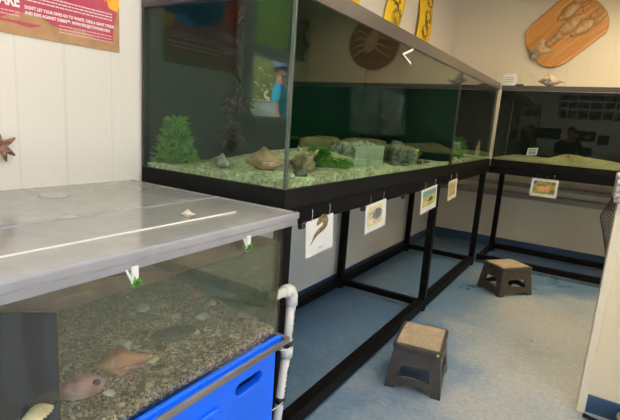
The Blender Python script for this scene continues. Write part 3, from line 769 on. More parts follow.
hang_card('white card with a green and orange seashore picture, third card along the stand', 3.18, 3.54, .885, 1.062, 'snail')
hang_card('narrow white card with a tan coral picture, last along the left stand', 3.86, 4.12, .91, 1.075, 'coral')
hang_card('white bordered reef fish picture card hanging from the far stand', -.586, -.328, .868, 1.055, 'reef', 'x')
def clip(label, y, z, x=None, yy=None):
    c = (XS + .0098, y, z) if x is None else (x, yy, z)
    t = thing('binder_clip', label, 'clip', c, group='black clips on the stand rails')
    bm = BM(); box(bm, c[0] - .010, c[0] + .010, c[1] - .018, c[1] + .018, c[2], c[2] + .022); obj('clip_body', bm, M['blackplastic'], t, bevel=.004)
    bm = BM(); tube(bm, [(c[0] + .008, c[1] - .012, c[2] + .018), (c[0] + .014, c[1] - .016, c[2] + .036), (c[0] + .014, c[1] + .016, c[2] + .036), (c[0] + .008, c[1] + .012, c[2] + .018)], .002, 6); obj('clip_handle', bm, M['blackplastic'], t)
clip('black clip on the rail left of the shrimp card', 1.615, 1.040)
clip('black clip on the rail left of the grey spider crab card', 2.215, 1.040)
clip('black clip on the rail midway between the crab card and the seashore card', 2.80, 1.045)
clip('black clip on the rail between the seashore card and the narrow coral card', 3.62, 1.045)
clip('black clip above the reef fish card on the far stand', 0, 1.058, -.45, 5.440)
# a taped white arrow on the front glass
me = poly_mesh([[(.13, .055), (.0, .012), (.115, -.015), (.115, -.028), (-.03, .010), (-.03, .016), (.13, .070)]], .001)
o = obj('tape_mark', laid(me, plane_xf((XS + .001, 2.60, 1.893), (0, 1, 0), (0, 0, 1))), M['whitepaint'], base=(XS, 2.62, 1.89)); tag(o, 'white tape arrow mark stuck high on the long aquarium front glass', 'tape')

# pipes under the far tank
for z, r, lab in ((.735, .042, 'lower thick grey pipe running along the far wall under the far aquarium'), (.87, .028, 'upper thinner grey pipe running along the far wall under the far aquarium')):
    o = obj('wall_pipe', tube(BM(), [(XL + .06, 6.43, z), (XR, 6.43, z)], r, 14), M['pipegrey'], smooth=True, base=(.4, 6.43, z)); tag(o, lab, 'pipe')

# things on top of the far tank rim
t = thing('note_card', 'small white note card propped on the left end of the far tank rim', 'card', (-.965, 5.475, 2.015))
obj('card', laid(poly_mesh([rrect(0, 0, .14, .12, .002)], .002), plane_xf((-1.035, 5.48, 2.018), (1, 0, 0), (0, .12, 1))), M['paper'], t)
bm = BM()
for k in range(3): box(bm, -1.015, -.925, 5.478, 5.4795, 2.055 + .02 * k, 2.061 + .02 * k)
obj('printed_lines', bm, M['grayink'], t)
o = obj('hinge_clip', B(-.90, -.82, 5.47, 5.50, 2.0155, 2.032), M['blackplastic'], base=(-.86, 5.485, 2.0155), bevel=.004); tag(o, 'small black clip on the far tank rim beside the white note card', 'clip')
whelk('weathered grey white conch shell lying on the far tank rim', (-.56, 5.50, 2.010), .25, 0.05, noisy('weathered shell', (.25, .21, .15), (.62, .56, .44), 40, .7, bump=.8), 'conch_shell')

# ------------------------------------------------------------------ lobster board
def ov(bm, c, r, rot=0, sub=3): return ell(bm, c, r, RY(-rot), sub)
lb = thing('lobster_plaque', 'oblong wooden board with a mounted tan lobster on the far wall', 'plaque', (-.60, YF, 2.72))
ax = V((.62, 0, .56)).normalized()   # long axis of the board
# outline as seen on the wall (x, z)
ol = [(-1.03, 2.74), (-1.02, 2.66), (-1.0, 2.60), (-.975, 2.545), (-.93, 2.50), (-.865, 2.425), (-.81, 2.37), (-.755, 2.345), (-.69, 2.335), (-.62, 2.35), (-.555, 2.38), (-.46, 2.46), (-.32, 2.59), (-.185, 2.72), (-.17, 2.79), (-.18, 2.87), (-.215, 2.95), (-.28, 3.03), (-.36, 3.09), (-.45, 3.135), (-.55, 3.15), (-.64, 3.14), (-.72, 3.09), (-.84, 2.97), (-.95, 2.86)]
Mw = Matrix(((1, 0, 0, 0), (0, 0, 1, 0), (0, 1, 0, 0), (0, 0, 0, 1)))
me = poly_mesh([ol], .025, .006); me.transform(Mw); me.transform(Matrix.Translation((0, YF - .022, 0)))
obj('board', me, M['board'], lb)
me = poly_mesh([[(x * 1.012 + .0075, (z - 2.74) * 1.012 + 2.74) for x, z in ol]], .012, .003); me.transform(Mw); me.transform(Matrix.Translation((0, YF - .010, 0)))
obj('bark_edge', me, M['barkedge'], lb)
ang = math.atan2(.56, .44)
yS = YF - .05
def seg(bm, x, z, rx, rz, a, ry=.04, nz=0, sub=3): return ell(bm, (x, yS, z), (rx, ry, rz), RY(-a), sub, nz, 3)
bm = BM(); seg(bm, -.555, 2.81, .15, .074, math.radians(48), .048); seg(bm, -.455, 2.90, .05, .022, math.radians(50), .03)
obj('carapace', bm, M['shell_tan'], lb, smooth=True)
bm = BM()
for k in range(6):
    f = k / 5; seg(bm, -.645 - .115 * f, 2.70 - .105 * f, .030, .056 - .012 * f, math.radians(46), .042 - .008 * f)
obj('abdomen', bm, M['shell_tan'], lb, smooth=True)
bm = BM()
for a, l, dx, dz in ((46, .055, -.82, 2.535), (100, .055, -.85, 2.575), (0, .05, -.79, 2.50), (75, .05, -.865, 2.545), (20, .05, -.825, 2.495)):
    seg(bm, dx + .035, dz + .03, l * 1.15, .036, math.radians(a), .018)
obj('tail_fan', bm, M['shell_pale'], lb, smooth=True)
bm = BM()
for a, l, dx, dz in ((46, .045, -.90, 2.50), (100, .045, -.925, 2.53), (10, .045, -.865, 2.455), (75, .04, -.905, 2.47)): seg(bm, dx, dz, l, .034, math.radians(a), .014, .2)
obj('sponge_clump', bm, M['rock_tan'], lb, smooth=True)
# two big claws with two fingers each
def claw(px, pz, s, a, side):
    bm = BM(); ca, sa = math.cos(a), math.sin(a)
    def P(u, v): return px + u * ca - v * sa, pz + u * sa + v * ca
    x, z = P(0, 0); seg(bm, x, z, .035 * s, .026 * s, a, .03)
    x, z = P(.10 * s, 0); seg(bm, x, z, .10 * s, .058 * s, a, .04)
    x, z = P(.215 * s, .022 * side * s); seg(bm, x, z, .095 * s, .026 * s, a - .1 * side, .028)
    x, z = P(.20 * s, -.042 * side * s); seg(bm, x, z, .080 * s, .017 * s, a - .28 * side, .024)
    return bm
obj('claw', claw(-.665, 2.90, 1.2, math.radians(44), 1), M['shell_tan'], lb, smooth=True)
obj('claw', claw(-.50, 2.715, 1.2, math.radians(38), -1), M['shell_tan'], lb, smooth=True)
bm = BM()
for (a, b, c_) in (((-.50, 2.88), (-.58, 2.89), (-.645, 2.905)), ((-.44, 2.80), (-.46, 2.75), (-.48, 2.72))):
    tube(bm, [(p[0], yS + .005, p[1]) for p in (a, b, c_)], .016, 8)
obj('arm', bm, M['shell_tan'], lb, smooth=True)
bm = BM(); tube(bm, [(-.43, yS, 2.925), (-.38, yS, 2.99), (-.30, yS - .01, 3.02), (-.24, yS, 2.97)], .005, 6); tube(bm, [(-.44, yS, 2.93), (-.45, yS, 3.0), (-.52, yS, 3.07)], .005, 6)
obj('antenna', bm, M['shell_tan'], lb, smooth=True)

# round dark board with a spiny crab (seen mirrored in the long tank's glass)
rb = thing('crab_plaque', 'round dark wooden board with a mounted spiny crab, mirrored in the aquarium glass', 'plaque', (1.0, YF, 2.68))
me = poly_mesh([circle(1.0, 2.68, .40, 40, .37)], .024, .006); me.transform(Mw); me.transform(Matrix.Translation((0, YF - .02, 0)))
obj('board', me, M['darkwood'], rb)
bm = BM(); ell(bm, (1.02, yS, 2.70), (.085, .045, .17), RY(-.5), 3, .15, 4, 3)
obj('crab_body', bm, M['shell_pale'], rb, smooth=True)
bm = BM()
for s in (-1, 1):
    for k in range(4):
        z0 = 2.62 + .05 * k
        tube(bm, [(1.02 + s * .06, yS, z0), (1.02 + s * .17, yS - .05, z0 + .05 * (k - 1.5)), (1.02 + s * .30, yS, z0 - .04 + .07 * (k - 1.5))], .01, 6, rs=[.014, .011, .005])
obj('crab_legs', bm, M['shell_pale'], rb, smooth=True)

# ------------------------------------------------------------------ yellow banners above the tanks
def banner(label, yc, w, z0, z1, seed, sk=.1):
    t = thing('yellow_banner', label, 'banner', (XL, yc, z0), group='yellow banners above the tank')
    bm = BM(); n = 24; rows = []
    for i in range(n + 1):
        z = z0 + (z1 - z0) * i / n; off = .025 + .015 * math.sin(z * 9 + seed)
        rows.append([bm.verts.new((XL + off + .006 * math.sin(j * 1.1 + z * 4), yc + w * (j / 8 - .5) + sk * (z - z0) , z - (.02 * j / 8))) for j in range(9)])
    for i in range(n):
        for j in range(8): bm.faces.new((rows[i][j], rows[i][j + 1], rows[i + 1][j + 1], rows[i + 1][j]))
    o = obj('cloth', bm, M['yellow'], t, smooth=True)
    s = o.modifiers.new('thick', 'SOLIDIFY'); s.thickness = .002
    rd = random.Random(seed); bm = BM()
    for k in range(5):   # brush drawn fish, crabs and signs
        zc = z0 + .12 + k * .165
        if zc > z1 - .1: break
        yy = yc + sk * (zc - z0) + rd.uniform(-.03, .03); x = XL + .052
        r = w * .20
        tube(bm, [(x, yy + r * math.cos(a * .42), zc + r * .8 * math.sin(a * .42)) for a in range(15)], .0045, 5, closed=True)
        for q in range(15):
            a = rd.uniform(0, 6.3); l = rd.uniform(.6, 1.5)
            p0 = (x, yy + r * .7 * math.cos(a), zc + r * .6 * math.sin(a)); p1 = (x, yy + r * l * math.cos(a + .4), zc + r * l * math.sin(a + .4))
            tube(bm, [p0, ((p0[0]), (p0[1] + p1[1]) / 2 + .015, (p0[2] + p1[2]) / 2), p1], .0045, 5)
    obj('brush_drawing', bm, mat('grey brown brush ink', (.25, .16, .03), .8), t)
banner('yellow banner with black brush drawings, leftmost of the three above the tank', 3.48, .36, 2.44, 3.15, 1)
banner('yellow banner with black brush drawings, middle of the three above the tank', 4.36, .38, 2.42, 3.15, 2)
banner('yellow banner with black brush drawings, rightmost of the three above the tank', 5.22, .40, 2.44, 3.15, 3)

# ------------------------------------------------------------------ poster on the left wall
PX, PY0, PY1, PZ0, PZ1 = XL + .003, .815, 1.371, 1.74, 2.50
ps = thing('dive_poster', 'red and blue conservation poster on the left wall above the near tank', 'poster', (XL, (PY0 + PY1) / 2, PZ0))
def pr(name, rect, m, d=.002, off=0.0):
    me = poly_mesh([rect], d); me.transform(plane_xf((PX + off, PY0, PZ0), (0, 1, 0), (0, 0, 1))); return obj(name, me, m, PS or ps)
PS = None
W = PY1 - PY0; H = PZ1 - PZ0
PS = pr('poster_sheet', [(0, 0), (W, 0), (W, H), (0, H)], noisy('deep blue sea print', (.005, .03, .16), (.01, .10, .32), 5, .3))
def wavy(y0, amp, f, ph, base, up=0):
    return [(0, base), (W, base)] + [(W * (1 - i / 30), y0 + up * i / 30 + amp * math.sin(f * i / 30 + ph) + amp * .4 * math.sin(3.1 * f * i / 30)) for i in range(31)]
pr('magenta_ground', wavy(.195, .015, 9, 1, .03, .06), noisy('magenta red reef print', (.38, .04, .08), (.44, .075, .11), 9, .3), .002, .0004)
pr('sand_ground', wavy(.048, .012, 8, 4.6, .0), noisy('tan sand print', (.34, .19, .09), (.44, .26, .13), 14, .3), .002, .0010)
pr('sand_bump', [(W * .30 + .13 * (i / 20 - .5) * 2 * .8, .05 + .035 * math.cos((i / 20 - .5) * PI)) for i in range(21)], bpy.data.materials['tan sand print'], .002, .0012)
pr('coral_print', [(W - .05, 0.18), (W, .17), (W, .25), (W - .03, .24), (W - .06, .21)], mat('orange yellow print', (.75, .42, .04), .3), .002, .0012)
pr('sand_side', [(W - .035, 0), (W, 0), (W, .20), (W - .015, .16), (W - .03, .08)], bpy.data.materials['tan sand print'], .002, .0013)
tx = mat('white print', (.85, .85, .85), .4)
def ptext(s, size, y, z, m=tx, bold=0, sx=1.0, name='printed_text', rot=0):
    me = text_mesh(s, size, .0004, 'LEFT', bold, sx); me.transform(plane_xf((PX + .0035, PY0 + y, PZ0 + z), (0, 1, rot), (0, 0, 1))); o = obj(name, me, m, PS); return o
ptext('PROJECT', .04, .0, .180, bold=.001)
ptext('AWARE', .056, -.008, .100, bold=.002, sx=.72)
ptext("DON'T LET YOUR DIVES GO TO WASTE. TAKE A GIANT STRIDE", .0165, .150, .100, bold=.0006, sx=.80)
ptext("AND DIVE AGAINST DEBRIS\u2122. WWW.PROJECTAWARE.ORG", .0165, .150, .080, bold=.0006, sx=.80)
fine = mat('pale pink small print', (.78, .45, .45), .4)
def flines(y0, y1, z, n, m, seed):
    rd = random.Random(seed); bm = BM()
    for k in range(n):
        y = y0
        while y < y1:
            l = rd.uniform(.006, .02); l = min(l, y1 - y)
            box(bm, PX + .0028, PX + .0034, PY0 + y, PY0 + y + l, PZ0 + z - k * .0125, PZ0 + z - k * .0125 + .0045); y += l + .003
    return obj('small_print', bm, m, PS)
flines(.150, .52, .155, 3, mat('white small print', (.8, .75, .75), .4), 2)
flines(.28, .52, .062, 3, fine, 3)
flines(.02, .13, .078, 2, fine, 4)
# reef animals of the blue part
fy = mat('yellow fish print', (.85, .55, .04), .3); fb = mat('bright blue fish print', (.03, .25, .75), .3); fo = mat('orange starfish print', (.85, .28, .04), .3); pu = mat('violet coral print', (.22, .06, .40), .3); rdp = mat('red coral print', (.50, .06, .05), .3)
def star(cx, cy, r, n=5, q=.4): return [(cx + (r if i % 2 == 0 else r * q) * math.cos(i * PI / n + .3), cy + (r if i % 2 == 0 else r * q) * math.sin(i * PI / n + .3)) for i in range(2 * n)]
pr('printed_starfish', star(.50, .225, .03), fo, .002, .002)
pr('printed_coral', [(.0, .26), (.10, .25), (.16, .28), (.12, .33), (.15, .40), (.08, .37), (.05, .44), (.02, .38), (0, .42)], rdp, .002, .0014)
pr('printed_coral', [(.49, .27), (W, .26), (W, .45), (.53, .40), (.51, .36)], pu, .002, .0014)
for cx, cy, m in ((.38, .215, fb), (.44, .232, fb), (.43, .40, fy), (.33, .50, fb), (.16, .56, fy)):
    pr('printed_fish', [(cx + .035 * math.cos(a * .35), cy + .017 * math.sin(a * .35)) for a in range(18)], m, .002, .002)
    pr('printed_tail', [(cx - .03, cy), (cx - .055, cy + .02), (cx - .048, cy), (cx - .055, cy - .02)], m, .002, .002)
ptext('DIVE AGAINST DEBRIS', .05, .05, .66, bold=.001, sx=.7)

# sea star arm on the left wall above the near tank, edge of frame
bm = BM(); cst = V((XL + .02, .845, 1.325)); angs = [-.62, -1.25, .5, 1.7, 2.9]
for a in angs:
    d = V((0, math.cos(a), math.sin(a))); tube(bm, [cst, cst + d * .035 + V((.006, 0, 0)), cst + d * .062], .01, 8, rs=[.013, .010, .004])
o = obj('sea_star', bm, noisy('brown dried sea star', (.20, .09, .06), (.34, .18, .12), 60, .8, bump=.8), smooth=True, base=(XL, .845, 1.31)); tag(o, 'brown dried sea star hung on the left wall at the photo edge', 'sea star')

# ------------------------------------------------------------------ near acrylic touch tank
NX0, NX1, NY0, NY1 = XL + .012, -.955, .335, 1.375
nt = thing('touch_tank', 'clear acrylic touch tank with scuffed clear lid in the left foreground', 'aquarium', (-1.44, .82, .655))
g = .012
obj('bottom_panel', B(NX0, NX1, NY0, NY1, .655, .667), M['acrylic'], nt)
obj('front_pane', B(NX1 - g, NX1, NY0, NY1, .667, 1.13), M['acrylic'], nt)
obj('back_pane', B(NX0, NX0 + g, NY0, NY1, .667, 1.13), noisy('pale green film on back wall', (.30, .36, .22), (.44, .48, .34), 5, .6), nt)
em = glass('greenish water backed acrylic', (.45, .52, .42), 3.6, .03)
obj('end_pane', B(NX0 + g, NX1 - g, NY1 - g, NY1, .667, 1.045), em, nt)
obj('end_pane', B(NX0 + g, NX1 - g, NY1 - g, NY1, 1.0455, 1.13), M['acrylic'], nt)
obj('end_pane', B(NX0 + g, NX1 - g, NY0, NY0 + g, .667, 1.13), M['acrylic'], nt)
# lid: back leaf, front leaf, both scuffed, with rounded front lip and strips
LZ = 1.138
obj('lid_leaf', B(XL + .002, -1.36, NY0 - .03, 1.432, LZ, LZ + .014), M['lid'], nt)
obj('lid_leaf', B(-1.357, -.952, NY0 - .03, 1.432, LZ, LZ + .014), M['lid'], nt)
obj('lid_hinge', B(-1.372, -1.345, NY0 - .03, 1.425, LZ + .014, LZ + .018), M['lidedge'], nt)
obj('lid_strip', B(-1.092, -1.088, NY0 - .03, 1.25, LZ + .014, LZ + .018), mat('white strip edge', (.80, .78, .74), .4), nt)
obj('lid_lip', B(-.955, -.930, NY0 - .04, 1.436, 1.128, LZ + .017), M['lidedge'], nt, bevel=.006)
obj('lid_lip', B(-.945, -.934, NY0 - .04, 1.43, 1.105, 1.127), M['lidedge'], nt, bevel=.003)
obj('lid_lip', B(XL + .01, -.955, 1.415, 1.436, 1.122, LZ + .017), M['lidedge'], nt, bevel=.006)
# water: volume with a surface
wm = glass('green tinged tank water', (.96, .99, .95), 1.33, .03, bump=.25)
vs = nd(wm, 'ShaderNodeVolumeScatter'); vs.inputs['Color'].default_value = (1.0, 1.0, .72, 1); vs.inputs['Density'].default_value = .8; vs.inputs['Anisotropy'].default_value = .2
va = nd(wm, 'ShaderNodeVolumeAbsorption'); va.inputs['Color'].default_value = (.55, .85, .45, 1); va.inputs['Density'].default_value = .15
asd = nd(wm, 'ShaderNodeAddShader'); lk(wm, vs.outputs[0], asd.inputs[0]); lk(wm, va.outputs[0], asd.inputs[1])
lk(wm, asd.outputs[0], [n for n in wm.node_tree.nodes if n.type == 'OUTPUT_MATERIAL'][0].inputs['Volume'])
E0 = V((-.975, .525, 0)); TD_ = V((.75, .66, 0)).normalized(); ND_ = V((TD_.y, -TD_.x, 0))
def dry(x, y): return (V((x, y, 0)) - E0).dot(ND_) > -.004
yb_ = E0.y - (E0.x - (NX0 + g)) * 0 
plen = (E0.x - NX0 - g - .004) / TD_.x; plen = min(plen, (E0.y - NY0 - g - .004) / TD_.y)
pe = E0 - TD_ * plen
def prism(z0, z1):
    pts = [(NX1 - g - .001, E0.y + .012), (E0.x - ND_.x * .006, E0.y - ND_.y * .006 + .004), (pe.x - ND_.x * .006, pe.y - ND_.y * .006), (NX0 + g + .001, pe.y + .004), (NX0 + g + .001, NY1 - g - .001), (NX1 - g - .001, NY1 - g - .001)]
    bm = BM(); a = [bm.verts.new((x, y, z0)) for x, y in pts]; b = [bm.verts.new((x, y, z1)) for x, y in pts]
    bm.faces.new(a[::-1]); bm.faces.new(b)
    for i in range(len(pts)): k = (i + 1) % len(pts); bm.faces.new((a[i], a[k], b[k], b[i]))
    return bm
obj('water', prism(.668, 1.040), wm, nt)
obj('water_surface', prism(1.0405, 1.043), glass('brownish water surface film', (.9, .86, .76), 1.33, .04, film=(.16, .12, .07), filmfac=.55, bump=.35, film2=(.42, .34, .20)), nt)
def hN(x, y):
    if dry(x + .012 * ND_.x, y + .012 * ND_.y): return .6700
    f = (NX1 - x) / (NX1 - NX0)
    return .697 + .085 * f + .010 * noise.noise(V((x * 8, y * 8, 0))) + .035 * bump2(x, y, -1.5, 1.0, .3, .35) + .02 * bump2(x, y, -1.3, .55, .2, .3)
gb = obj('gravel_bed', bed('g', '', NX0 + g + .002, NX1 - g - .002, NY0 + g + .002, NY1 - g - .002, hN, .6685, M['gravel'], .014, .009), M['gravel'], smooth=True, base=(-1.44, .56, .6685))
tag(gb, 'brown shell and gravel layer covering the bottom of the touch tank', 'gravel', kind='stuff')
# loose shell chips scattered over the gravel: countless
bm = BM(); rd = random.Random(5)
for k in range(2600):
    x = rd.uniform(NX0 + .05, NX1 - .02); y = rd.uniform(.40, NY1 - .03); r = rd.uniform(.003, .0105)
    if dry(x + .02, y - .02): continue
    g_ = bmesh.ops.create_icosphere(bm, subdivisions=1, radius=1); Rm = RZ(rd.uniform(0, 6)) @ RX(rd.uniform(-.5, .5))
    sc = (r * rd.uniform(.6, 1.5), r * rd.uniform(.6, 1.3), r * .5)
    for v in g_['verts']: v.co = Rm @ V((v.co.x * sc[0], v.co.y * sc[1], v.co.z * sc[2])) + V((x, y, hN(x, y) + r * .3))
o = obj('shell_chips', bm, gravel_mat('mixed shell chips', [(.20, .14, .09), (.45, .37, .26), (.62, .55, .42), (.10, .07, .05), (.35, .26, .18)], 40, bump=0), base=(-1.44, .9, .70)); tag(o, 'loose shell chips scattered over the touch tank gravel', 'shell chips', kind='stuff')
def onN(x, y, d=0): return (x, y, hN(x, y) + d)
whelk('orange brown whelk shell lying on the touch tank gravel', onN(-1.115, .80, -.012), .165, 1.1, M['conch'])
pk = thing('barnacled_shell', 'pink barnacled shell with a dark hole on the touch tank gravel', 'shell', onN(-1.10, .655, -.004))
c0 = V(onN(-1.10, .655, .022)); bm = BM(); ell(bm, c0, (.034, .058, .030), RZ(-.35), 3, .18, 2.5, 4); obj('shell_body', bm, M['pinkshell'], pk, smooth=True)
bm = BM(); ell(bm, c0 + V((.030, .024, .012)), (.008, .012, .010), RZ(-.35), 2); obj('dark_opening', bm, M['ink'], pk, smooth=True)
rock('dark stone in the dry corner of the touch tank under the cream scallop shell', (-1.008, .452, .730), (.028, .036, .062), M['rock_dark'], 0, .2, 3, 71)
scallop('large cream scallop shell in front of the smoked panel in the touch tank', (-.992, .478, .795), .062, -.9, .25, M['cream'], elong=1.0)
scallop('white scallop shell on the gravel in the middle of the touch tank', onN(-1.18, 1.19, .014), .036, .6, .5, M['whiteshell'])
scallop('small white clam shell in front of the orange brown whelk', onN(-1.045, .705, .006), .038, 2.6, .2, M['whiteshell'], 'clam_shell', .45)
scallop('white clam shell right of the mottled flatfish', onN(-1.12, 1.10, .006), .032, 2.3, .3, M['whiteshell'], 'clam_shell', .6)
rd = random.Random(12)
names = ['white shell by the tip of the orange brown whelk', 'cream shell at the back of the touch tank left of the scallop', 'small white shell near the right end of the touch tank', 'tiny white shell near the front pane of the touch tank', 'tan shell behind the orange brown whelk', 'pale shell behind the mottled flatfish', 'yellowish shell against the back of the touch tank']
for k, (x, y, s) in enumerate([(-1.09, .885, .022), (-1.35, 1.05, .03), (-1.25, 1.31, .022), (-1.0, .80, .012), (-1.20, .86, .03), (-1.25, 1.12, .020), (-1.55, .9, .035)]):
    rock(names[k], onN(x, y, s * .3), (s, s * .7, s * .5), M['whiteshell'] if k % 3 else M['cream'], rd.uniform(0, 3), .5, 2, 50 + k, name='shell', cat='shell')
rock('round tan moon snail shell near the right end of the touch tank', onN(-1.30, 1.27, .03), (.022, .022, .020), M['conch'], 0, .1, 2, 61, name='snail_shell', cat='shell')
fl = thing('flatfish', 'dark mottled oval flatfish lying on the touch tank gravel', 'fish', onN(-1.16, 1.03))
bm = BM(); ell(bm, onN(-1.16, 1.03, .012), (.040, .085, .014), RZ(-.35), 3, .06, 2, 2); obj('body', bm, M['flat'], fl, smooth=True)
bm = BM(); ell(bm, onN(-1.125, .945, .008), (.020, .02, .004), RZ(-.35), 2, .1, 2, 2); obj('tail_fin', bm, M['flat'], fl, smooth=True)
# smoked panel standing diagonally at the left
t_ = V((.75, .66, 0)).normalized(); e0 = E0; e1 = pe; nn = V((t_.y, -t_.x, 0)) * .004
bm = BM(); vs_ = [bm.verts.new(p + V((0, 0, z))) for z in (.705, 1.036) for p in (e0 + nn, e0 - nn, e1 - nn, e1 + nn)]
for f in ((0, 1, 2, 3), (7, 6, 5, 4), (0, 4, 5, 1), (1, 5, 6, 2), (2, 6, 7, 3), (3, 7, 4, 0)): bm.faces.new([vs_[i] for i in f])
o = obj('divider_panel', bm, M['panel_dark'], base=tuple((e0 + e1) / 2 + V((0, 0, .70)))); tag(o, 'smoked dark panel at the left of the touch tank, dimly mirroring a standing leg', 'panel')
# clear hook brackets with algae
def bracket(label, y):
    t = thing('lid_bracket', label, 'bracket', (-.928, y, 1.06), group='brackets under the touch tank lid')
    bm = BM(); tube(bm, [(-.926, y - .018, 1.112), (-.926, y + .004, 1.068), (-.926, y + .004, 1.066)], .0035, 8); box(bm, -.931, -.924, y - .002, y + .016, 1.064, 1.116)
    obj('bracket_arm', bm, M['whitepaint'], t)
    bm = clump(BM(), (-.922, y + .008, 1.07), (.004, .018, .03), 90, .010, .0035, int(y * 10), -.5); obj('algae_tuft', bm, M['alga'], t)
bracket('small white bracket with green algae under the lid, nearer the left', .690)
bracket('small white bracket with green algae under the lid, nearer the right end', 1.125)
whelk('small white shell on top of the scuffed clear lid', (-1.14, 1.07, LZ + .012), .05, .5, M['whiteshell'], 'small_shell')
o = obj('wet_coaster', laid(poly_mesh([circle(0, 0, .055, 24)], .004), Matrix.Translation((-1.72, .94, LZ + .0165))), M['lidedge'], base=(-1.72, .94, LZ + .0145)); tag(o, 'round clear disc lying flat on the back of the scuffed lid', 'disc')

# blue tub stand with steel edge
bt = thing('blue_tub', 'bright blue moulded plastic tub under the touch tank', 'tub', (-1.42, .78, 0))
# side panel with slot and raised panel
SL = [(p[0], p[1]) for p in rrect(1.10, .535, 1.252, .590, .026)]
out = rrect(.32, .04, 1.325, .652, .03)
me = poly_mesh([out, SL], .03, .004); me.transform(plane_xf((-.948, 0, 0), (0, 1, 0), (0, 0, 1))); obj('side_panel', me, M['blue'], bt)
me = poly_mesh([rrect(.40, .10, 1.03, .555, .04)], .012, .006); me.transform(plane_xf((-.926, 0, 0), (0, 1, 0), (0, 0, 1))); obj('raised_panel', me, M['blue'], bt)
obj('tub_body', B(XL + .03, -.985, .33, 1.315, .03, .640), M['blueshade'], bt, bevel=.02)
obj('tub_rim', B(XL + .02, -.925, .32, 1.372, .640, .654), M['blue'], bt, bevel=.004)
me = B(-.952, -.936, .32, 1.372, .6545, .672); obj('front_lip', me, M['blue'], bt, bevel=.003)
se = thing('steel_angle', 'dull galvanised steel angle strip along the front edge of the blue tub', 'metal strip', (-.925, .5, .64))
obj('strip', B(-.925, -.915, .32, 1.40, .636, .661), M['steel'], se, bevel=.002)
obj('end_strip', B(-1.06, -.925, 1.378, 1.40, .640, .660), M['steel'], se, bevel=.002)

# PVC drain pipe
pv = thing('drain_pipe', 'white plastic drain pipe bending down beside the blue tub', 'pipe', (-.985, 1.47, 0))
px_ = -.985
obj('pipe_run', tube(BM(), [(px_, 1.372, .818), (px_, 1.395, .818), (px_, 1.47, .818)], .019, 14), M['pvc'], pv, smooth=True)
elb = [(px_, 1.455 + .045 * math.sin(a), .773 + .045 * math.cos(a)) for a in [i * PI / 2 / 6 for i in range(7)]]
obj('elbow', tube(BM(), [(px_, 1.440, .818)] + elb + [(px_, 1.500, .745)], .0255, 16), M['pvc'], pv, smooth=True)
obj('pipe_run', tube(BM(), [(px_, 1.500, .75), (px_, 1.488, .535)], .020, 14), M['pvc'], pv, smooth=True)
obj('coupling', tube(BM(), [(px_, 1.489, .560), (px_, 1.486, .515)], .026, 16), M['pvc'], pv, smooth=True)
obj('pipe_run', tube(BM(), [(px_, 1.486, .53), (px_, 1.415, 0.0)], .019, 14), M['pvc'], pv, smooth=True)
obj('black_clamp', tube(BM(), [(px_, 1.4895, .588), (px_, 1.4885, .560)], .0235, 16), M['blackplastic'], pv, smooth=True)
obj('black_clamp', tube(BM(), [(px_, 1.4585, .34), (px_, 1.4555, .315)], .0230, 16), M['blackplastic'], pv, smooth=True)
bm = BM(); tube(bm, [(px_ + .022, 1.488, .565), (px_ + .03, 1.44, .572), (-.95, 1.38, .60)], .0022, 6); tube(bm, [(px_ + .02, 1.456, .325), (px_ + .03, 1.40, .335), (-.95, 1.33, .35)], .0022, 6)
obj('cable_tie', bm, M['pvc'], pv)
for s, y, z, dy in (('ASTM D1785', 1.501, .725, -.055), ('NSF-PW G PVC 1', 1.480, .475, -.134)):
    me = text_mesh(s, .022, .0003, bold=.0006); me.transform(plane_xf((px_ + .0205, y - .006, z), (0, dy, -1), (0, 1, 0)) ); obj('pipe_lettering', me, M['ink'], pv)

